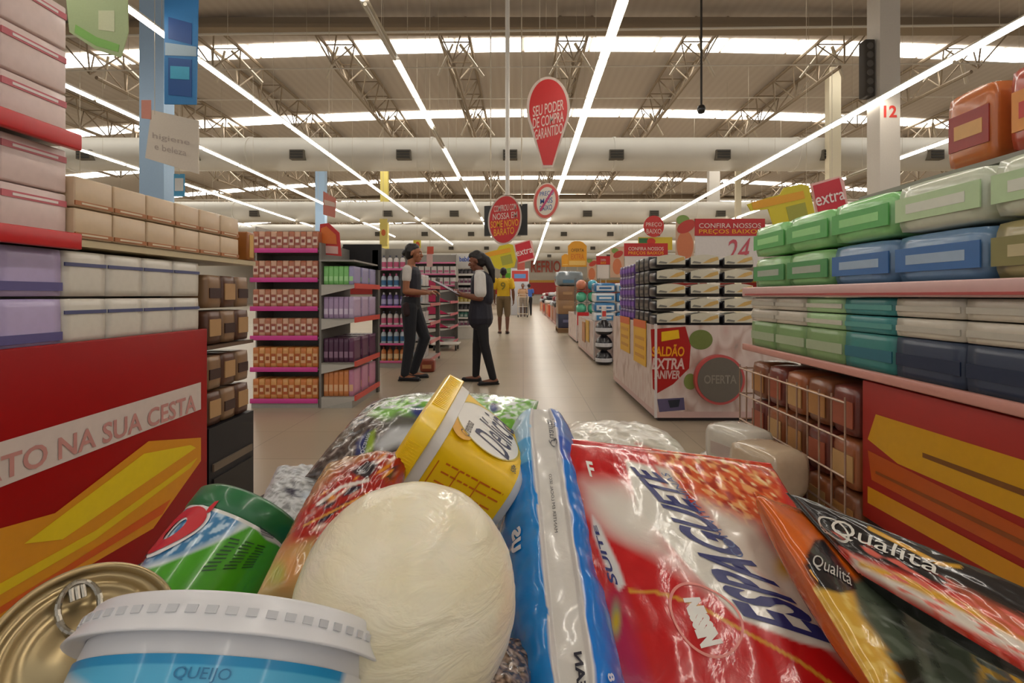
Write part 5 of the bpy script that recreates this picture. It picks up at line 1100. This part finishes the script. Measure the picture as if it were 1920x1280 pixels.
ops = [('poly', [(525, 1050), (555, 960), (630, 880), (720, 840), (810, 830), (790, 1010), (600, 1030)], 'a01c12', 12), ('speck', [(590, 940), (720, 850), (760, 850), (700, 960), (580, 1000)], 'd8b8a8', 6, 46, 10, .3, -.6), ('speck', [(590, 940), (720, 850), (760, 850), (700, 960), (570, 990)], '231a30', 6, 44, 12, .2, -.6), ('speck', [(590, 930), (720, 850), (760, 850), (700, 960)], 'd88a30', 6, 40, 7, .36, -.6),
       ('line', [(570, 985), (640, 950), (690, 925)], 'c98a3c', 2.), ('poly', [(470, 1140), (500, 1070), (545, 1025), (590, 1010), (590, 1140)], 'b59b62', 10), ('ell', 545, 1065, 22, 40, .3, 'c58a4c', 14), ('ell', 520, 1075, 14, 20, .2, 'a3a24c', 8), ('poly', [(655, 885), (690, 862), (710, 870), (690, 900)], '1e1826', 4), ('line', [(596, 945), (640, 912), (690, 900)], 'd9cfc6', 3.)]
bag('sausage_pack', 'red and black printed pack with a clear amber end tucked behind the cheese', 'pack', S, 'b08a58', ops, film, 80, 80, None, (), 15.)
S = Surf(P(660, 1230, .37), P(850, 1215, .42), P(1010, 1215, .42), P(960, 1420, .30), .02, .03, .003, 25, .5, (6, 6), 0)
bag('bean_bag', 'clear bag of brown beans low between the cheese and the blue bag', 'bag', S, '5a4436', [('speck', [(600, 1180), (1040, 1180), (1040, 1450), (600, 1450)], '9a8270', 3, 9, 7, .0, .4), ('speck', [(600, 1180), (1040, 1180), (1040, 1450), (600, 1450)], '2e211a', 3, 8, 6, .15, .4)], film, 60, 60, None, (), 18.)

# cheese ball in cling film
C0 = P(766, 1118, .315); RAD = .0705
g = empty('cheese_ball', C0-Vector((0, 0, RAD)), 'round cream cheese ball in cling film in the middle of the heap', 'cheese')
b = B(); nu, nv = 96, 64; vs = []; cl = []
for j in range(nv+1):
    for i in range(nu):
        ph = math.pi*j/nv; th = 2*math.pi*i/nu; d = Vector((math.sin(ph)*math.cos(th), math.sin(ph)*math.sin(th), math.cos(ph)))
        w_ = Vector((d.x*1.6+d.z*.7, d.y*2, d.z*5-d.x*1.2)); nz = noise.noise(w_*2.2)
        rdg = abs(noise.noise(Vector((d.x*2.3+4, d.y*3, d.z*7-d.x*3))))
        vs.append(C0+d*RAD*(1+.012*noise.noise(d*2.1+Vector((3, 1, 2)))+.008*nz-.012*max(0, .25-rdg)*2)+Vector((0, 0, -.003*max(0, -d.z))))
        k = .5+.5*noise.noise(d*3.1+Vector((9, 2, 4))); c0, c1 = np.array(lin('ebe0bc')), np.array(lin('f4ecd6')); cl.append(np.append(c0*(1-k)+c1*k, 1))
b.add(vs, [(j*nu+i, j*nu+(i+1) % nu, (j+1)*nu+(i+1) % nu, (j+1)*nu+i) for j in range(nv) for i in range(nu)], M_paint(.42, .45, .35, 34., (1, 1, 2.4), 1., .25, 'cheese'), True)
o = b.build('cheese', g, cl); o.matrix_parent_inverse = Matrix.Translation(-g.location)
b = B(); fm_ = M('dfd8c2', .3, 0, .08, .6, 0, 1, 60., .4)
for q in range(7):
    pts = []
    for k in range(9):
        f = k/8; a = .55+.07*q; dd = Vector((-.42-.05*q+.1*f*math.sin(q), -.62+.15*math.sin(q*2.), -.45-.5*f)).normalized(); pts.append(C0+dd*(RAD+.0012+.003*f))
    for p0, p1 in zip(pts[:-1], pts[1:]): b.cyl(p0, p1, .0022, .0022, fm_, 6, False)
part('film_twist', b, g)

# yellow margarine tub lying on its side
P0 = P(816, 794, .50); ea = Vector((.845, .03, -.539)).normalized(); ed = Vector((.05, 1, .16)); ed = (ed-ea*ed.dot(ea)).normalized(); eb_ = ea.cross(ed).normalized()
if eb_.z > 0: eb_ = -eb_
Hh, Wb, Wd = .122, .11, .15
Mx = Matrix((ed, eb_, ea)).transposed()          # local x: depth, y: front face downwards, z: lid to bottom
cen = P0+eb_*Wb/2+ed*Wd/2
g = empty('margarine_tub', cen+ea*Hh/2+Vector((0, 0, -.07)), 'yellow margarine tub tipped on its side, white oval with a script name', 'tub')
def rrect(sx, sy, r, n=6):
    pts = []
    for cx, cy, a0 in ((1, 1, 0), (-1, 1, 90), (-1, -1, 180), (1, -1, 270)):
        for i in range(n+1): a = math.radians(a0+90*i/n); pts.append((cx*(sx/2-r)+r*math.cos(a), cy*(sy/2-r)+r*math.sin(a)))
    return pts
def rloft(b, prof, mats, closed=True):
    rings = []
    for z, ins, r in prof: rings.append([cen+Mx@Vector((x, y, z)) for x, y in rrect(Wd-2*ins, Wb-2*ins, r)])
    n = len(rings[0])
    for k in range(len(rings)-1): b.add(rings[k]+rings[k+1], [(i, (i+1) % n, n+(i+1) % n, n+i) for i in range(n)], mats[k], True)
    if closed: b.add(rings[-1], [tuple(range(n))], mats[-1], False); b.add(rings[0], [tuple(range(n))[::-1]], mats[0], False)
ym = M('f2c400', .32, 0, .03, .2); wm = M('dfdbd6', .3, 0, .03, .3)
b = B(); tp_ = lambda z: .002+.013*z/Hh
rloft(b, ((.0, 0, .026), (.018, .002, .026), (.0185, tp_(.0185), .026), (Hh-.012, tp_(Hh-.012), .026), (Hh-.011, .0165, .026), (Hh-.002, .021, .024), (Hh, .027, .02)), (wm, wm, ym, wm, wm, wm)); part('cup', b, g)
b = B(); ly = M('f4cc20', .28, 0, .03, .3); rloft(b, ((-.019, .004, .022), (-.017, -.001, .026), (-.016, -.003, .028), (.004, -.005, .03), (.005, -.004, .028)), (ly,)*5); 
for i in range(16):
    y = -Wb/2+.028+i*.0036; b.box(cen+Mx@Vector((-Wd/2-.0042, y, -.006)), (.0014, .0012, .017), ly, Mx)
for i in range(24):
    x = -Wd/2+.03+i*.004; b.box(cen+Mx@Vector((x, -Wb/2-.0042, -.006)), (.0012, .0014, .017), ly, Mx)
part('lid', b, g)
def on_front(a, c, off=.0006): z = a; return cen+Mx@Vector((-Wd/2+tp_(z)-off, c, z))                 # a: from lid to bottom, c: across (-up .. +down)
def on_top(a, d, off=.0006): z = a; return cen+Mx@Vector((d, -Wb/2+tp_(z)-off, z))                   # the face turned up
om = M('cf6a12', .4, 0, 0); ydk = M('dba010', .35, 0, 0)
b = B(); rr = random.Random(4)
hw = Wb/2-.03
for c0, c1, a0, a1, n in ((-.026, -.004, .03, .104, 2), (.0, .034, .022, .1, 5)):
    for q in range(n):
        c = c0+(c1-c0)*(q+.5)/n; a = a0+rr.random()*.012
        while a < a1:
            L = .004+rr.random()*.01; b.add([on_front(a, c-.0011), on_front(min(a+L, a1), c-.0011), on_front(min(a+L, a1), c+.0011), on_front(a, c+.0011)], [(0, 1, 2, 3)], om); a += L+.002
for q in range(3):
    c = .004+q*.012; b.add([on_front(.024+.025*q, -.02), on_front(.0252+.025*q, -.02), on_front(.0252+.025*q, .034), on_front(.024+.025*q, .034)], [(0, 1, 2, 3)], om)
part('small_print', b, g)
b = B(); b.shape(ELL(40, .12), lambda x, y: on_top(.012+.094*x, -.052+.098*(y)+.0*x, .0005), wht, True)
b.shape(ELL(30, .12), lambda x, y: on_top(.014+.032*x, -.062+.06*y, .0004), ydk, True)
b.shape(RING(.02, 50), lambda x, y: on_top(.012+.094*x, -.052+.098*y, .0007), M('c8b03a', .35, 0, 0), True)
part('white_oval', b, g)
b = B(); b.shape(T('Delícia', .0, .3, None, .4), lambda x, y: on_top(.094-.050*y, -.035+.078*x, .0010), M('23264a', .4, 0, 0), True); part('brand_lettering', b, g); b = B(); b.shape(T('Cremosa', .0, .2, None, .5), lambda x, y: on_top(.040-.012*y, -.05+.035*x, .0010), M('3a2a1a', .4, 0, 0), True); part('lettering', b, g); b = B()
b.shape(T('500g', .02), lambda x, y: on_top(.107-.009*y, -.052+.016*x, .0010), M('2a2620', .4, 0, 0), True); part('weight_lettering', b, g)

# green topped can lying in the heap
B0, B1 = P(318, 1185, .41), P(474, 958, .49); ax_ = (B1-B0).normalized(); L_ = (B1-B0).length; rC = .0535
upv = Vector((0, -.35, 1)); upv = (upv-ax_*upv.dot(ax_)).normalized(); rt = ax_.cross(upv); Mc = Matrix((rt, upv, ax_)).transposed(); Mt = Matrix.Translation(B0)@Mc.to_4x4()
g = empty('powder_can', (B0+B1)/2-Vector((0, 0, rC)), 'round can with a dark green lid and green blue label lying beside the cheese', 'can')
gm = M('1f6a3c', .35, 0, .05, .4); gm2 = M('2c6a45', .35, 0, .05, .3)
b = B(); b.lathe([(0, 0), (rC-.004, 0), (rC, .002), (rC, .010), (rC-.0015, .0105)], gm2, 64, Mt); part('base_rim', b, g)
b = B(); b.lathe([(rC-.001, L_-.024), (rC+.0012, L_-.022), (rC+.0012, L_-.004), (rC-.003, L_), (0, L_)], gm, 64, Mt); part('lid', b, g)
b = B(); nA, nL = 200, 90; vs = []; cl = []
for j in range(nL+1):
    for i in range(nA):
        a = 2*math.pi*i/nA; z = .0105+(L_-.034)*j/nL; vs.append(Mt@Vector((rC*math.sin(a)*.999, rC*math.cos(a)*.999, z)))
uvp = np.array([proj(p) for p in vs])
ops = [('poly', [(240, 1075), (300, 1060), (400, 1020), (470, 985), (540, 985), (600, 1000), (560, 1150), (200, 1150)], '4aa51e', 3), ('poly', [(215, 1080), (330, 960), (380, 930), (480, 940), (470, 960), (430, 1000), (340, 1040), (260, 1062)], '3f7fae', 6), ('speck', [(215, 1080), (330, 950), (380, 925), (490, 935), (470, 960), (430, 1000), (260, 1062)], 'b8d4e6', 5, 26, 7, .05, -.7), ('speck', [(330, 950), (380, 925), (490, 935), (470, 960)], '1f5a94', 5, 22, 7, .15, -.7),
       ('poly', [(455, 965), (480, 945), (545, 985), (530, 1025), (500, 1012)], 'd6d8d8', 2)]
cc = paint_cols(uvp[:, 0], uvp[:, 1], 'd2dede', ops, 7., None)
for j in range(nL+1):
    f = j/nL
    if f > .965 or f < .06: cc[j*nA:(j+1)*nA] = lin('e2e2dc')
b.add(vs, [(j*nA+i, j*nA+(i+1) % nA, (j+1)*nA+(i+1) % nA, (j+1)*nA+i) for j in range(nL) for i in range(nA)], M_paint(.25, .6, 0, 60, name='can_label'), True)
o = b.build('printed_label', g, np.hstack([cc, np.ones((len(cc), 1))])); o.matrix_parent_inverse = Matrix.Translation(-g.location)
class CanS:
    def __call__(s, a, t, off=0.): an = (t-.5)*2.6; return Mt@Vector(((rC+off)*math.sin(an), (rC+off)*math.cos(an), L_*a))
    inv = Surf.inv; on = Surf.on
CS = CanS()
b = B()
b.shape(RING(.38, 40, .3), CS.on([(246, 1064), (352, 1024), (420, 944), (328, 956)], .0012), M('e8e4e2', .35, 0, 0)); b.shape(RING(.33, 40, .26), CS.on([(254, 1058), (348, 1020), (412, 948), (330, 962)], .0018), M('c4202c', .35, 0, 0))
b.shape(POLY([(0, 0), (.5, .25), (1, 1), (.6, .9), (.2, .5)], .15), CS.on([(385, 965), (402, 972), (412, 940), (396, 938)], .0018), M('c4202c', .35, 0, 0)); b.shape(POLY([(0, .2), (.6, 0), (1, .9), (.5, 1)], .15), CS.on([(262, 1046), (290, 1042), (300, 1010), (275, 1018)], .0019), M('c4202c', .35, 0, 0))
part('logo', b, g); b = B(); rr = random.Random(9)
for i in range(26):
    f = i/26; wd = .012+.016*rr.random(); q = CS.on([(488, 1002), (530, 1024), (545, 990), (472, 952)], .0009)
    b.shape(([(f, .06), (f+wd, .06), (f+wd, .86), (f, .86)], [(0, 1, 2, 3)]), lambda x, y, q=q: q(y, x), M('25283c', .4, 0, 0))
part('barcode', b, g); b = B()
q = CS.on([(355, 1080), (500, 1080), (520, 1035), (430, 1000)], .0009)
for i in range(9):
    for k in range(3):
        x0 = .08+.3*k+.05*rr.random(); b.shape(([(x0, .08+.1*i), (x0+.2, .08+.1*i), (x0+.2, .115+.1*i), (x0, .115+.1*i)], [(0, 1, 2, 3)]), q, M('1c4a1e', .4, 0, 0))
part('small_print', b, g)

# tin with a ring pull
T0 = P(160, 1222, .31); vw = (Vector((0, 0, H))-T0).normalized(); nn = (vw+Vector((.36, .0, .26))).normalized(); q_ = nn.to_track_quat('Z', 'Y').to_matrix(); Tm = Matrix.Translation(T0)@q_.to_4x4(); rT = .0505
g = empty('food_tin', T0-nn*.045-Vector((0, 0, .05)), 'round food tin with a golden ring-pull lid facing the lens', 'tin')
gold = M('b3a078', .3, .75, .08, 0, 0, 1, 30., .08); goldd = M('8a7a5c', .3, .8)
b = B(); b.lathe([(rT-.002, -.003), (rT+.0016, -.0015), (rT+.0018, .001), (rT+.0002, .0025), (rT-.002, .002), (rT-.0025, -.003), (rT-.004, -.0045), (rT-.008, -.0045), (rT-.009, -.0032), (rT-.013, -.0030), (rT-.014, -.0042), (rT-.024, -.0042), (rT-.0245, -.003), (0, -.003)], gold, 72, Tm); part('lid', b, g)
b = B(); nA, nL = 96, 30; vs = []; cl = []
for j in range(nL+1):
    for i in range(nA):
        a = 2*math.pi*i/nA; z = -.003-.09*j/nL; vs.append(Tm@Vector((rT*math.cos(a)*.985, rT*math.sin(a)*.985, z)))
        v_ = noise.noise(Vector((math.cos(a)*3, math.sin(a)*3, z*60))); cl.append((*lin('cf9a7a' if j < 3 else '5a4a94' if v_ > .12 else 'cfc6d0'), 1))
b.add(vs, [(j*nA+i, j*nA+(i+1) % nA, (j+1)*nA+(i+1) % nA, (j+1)*nA+i) for j in range(nL) for i in range(nA)]+[tuple(nL*nA+i for i in range(nA))], M_paint(.25, .6, 0, 60, name='can_label'), True)
o = b.build('printed_label', g, cl); o.matrix_parent_inverse = Matrix.Translation(-g.location)
b = B(); pc = P(170, 1112, .305); lc = Tm.inverted()@pc; lc = Vector((lc.x, lc.y, .0)); dr = Vector((-lc.x, -lc.y, 0)).normalized(); sx_ = Vector((-dr.y, dr.x, 0))
ring = [Tm@(lc+dr*(.0125*math.cos(a)*1.25+.002)+sx_*.0105*math.sin(a)+Vector((0, 0, .0012))) for a in [2*math.pi*i/28 for i in range(29)]]
b.tube(ring, .0019, M('a8a296', .25, .85), 8)
for s in (-1, 0, 1): b.cyl(Tm@(lc-dr*.011+sx_*.003*s+Vector((0, 0, .001))), Tm@(lc-dr*.003+sx_*.003*s+Vector((0, 0, .0012))), .0018, .0016, M('a8a296', .25, .85), 8)
b.cyl(Tm@(lc-dr*.0125+Vector((0, 0, -.004))), Tm@(lc-dr*.0125+Vector((0, 0, .002))), .0032, .003, M('a8a296', .25, .85), 14); part('ring_pull', b, g)

# white cheese tub
LC = P(464, 1176, .262); hd = Vector((LC.x, LC.y, 0)).normalized(); axq = Vector((0, math.sin(math.radians(46)), math.cos(math.radians(46))))
xr = Vector((1, 0, 0)); xr = (xr-axq*xr.dot(axq)).normalized(); yr = axq.cross(xr); Q = Matrix((xr, yr, axq)).transposed(); Qt = Matrix.Translation(LC)@Q.to_4x4(); RL = .0755
g = empty('cheese_tub', LC-axq*.08, 'round white tub with a ridged white lid and a blue label nearest the lens', 'tub')
wl = M('dfdfe2', .35, 0, .02, .25); wl2 = M('c9cacd', .4, 0, .02)
b = B(); b.lathe([(0, -.0022), (RL-.03, -.0022), (RL-.012, -.002), (RL-.0105, 0), (RL-.006, .0002), (RL-.005, -.001), (RL-.0045, -.004), (RL-.003, -.0048), (RL-.0025, -.0105), (RL, -.0148), (RL+.0003, -.0160), (RL-.0012, -.0160), (RL-.008, -.014), (RL-.0085, -.007)], wl, 128, Qt)
o = part('lid', b, g)
b = B()
for i in range(56):
    a = 2*math.pi*i/56
    b.box(Qt@Vector(((RL-.0026)*math.cos(a), (RL-.0026)*math.sin(a), -.0076)), (.0010, .0046, .0030), wl2, Q@Matrix.Rotation(a, 3, 'Z'))
part('lid_ribs', b, g)
b = B(); b.lathe([(RL-.0085, -.012), (RL-.0088, -.03), (RL-.0135, -.085), (RL-.017, -.088), (0, -.088)], wl, 96, Qt); part('cup', b, g)
b = B(); nA, nL = 160, 60; vs = []; cl = []
for j in range(nL+1):
    for i in range(nA):
        a = 2*math.pi*i/nA; z = -.0225-.046*j/nL; r_ = RL-.0088-(.0047)*((-z-.03)/.055)+.0004; vs.append(Qt@Vector((r_*math.cos(a), r_*math.sin(a), z)))
        f = j/nL; th = (a+math.pi/2-.12) % (2*math.pi); th = th-2*math.pi if th > math.pi else th      # 0 towards the lens
        sw = .45+.30*math.sin(th*1.8+.4); k1 = max(0, min(1, (abs(f-sw-.1)-.10)*9)); c = np.array(lin('d8dde0'))*(1-k1)+np.array(lin('4fb2dc'))*k1
        if f < .075: c = np.array(lin('128fc6'))
        k2 = max(0, min(1, (abs(th)-1.12)*30)); c = c*(1-k2)+np.array(lin('dfe0e2'))*k2
        cl.append((*c, 1))
b.add(vs, [(j*nA+i, j*nA+(i+1) % nA, (j+1)*nA+(i+1) % nA, (j+1)*nA+i) for j in range(nL) for i in range(nA)], M_paint(.35, .3, 0, 60, name='tub_label'), True)
o = b.build('printed_label', g, cl); o.matrix_parent_inverse = Matrix.Translation(-g.location)
def tubS(th, z, off=.0007):
    r_ = RL-.0088-(.0047)*((-z-.03)/.055)+.0004+off; a = th-math.pi/2; return Qt@Vector((r_*math.cos(a), r_*math.sin(a), z))
b = B(); b.shape(T('QUEIJO', .0, 0, None, .3), lambda x, y: tubS(.13+.32*x, -.0318+.0050*y), M('2a78a8', .4, 0, 0)); b.shape(T('MINAS', .0, 0, None, .3), lambda x, y: tubS(.05+.48*x, -.047+.011*y), M('2a78a8', .4, 0, 0))
for t0 in (-1.05, 1.0):
    for i in range(4): b.shape(RECT, lambda x, y, t0=t0, i=i: tubS(t0+.05*x, -.034-.006*i+.003*y), M('4a5a94', .4, 0, 0))
part('lettering', b, g)

for pr_ in Proto.ALL:
    if not pr_.used:
        for c in list(pr_.root.children_recursive)+[pr_.root]: bpy.data.objects.remove(c)
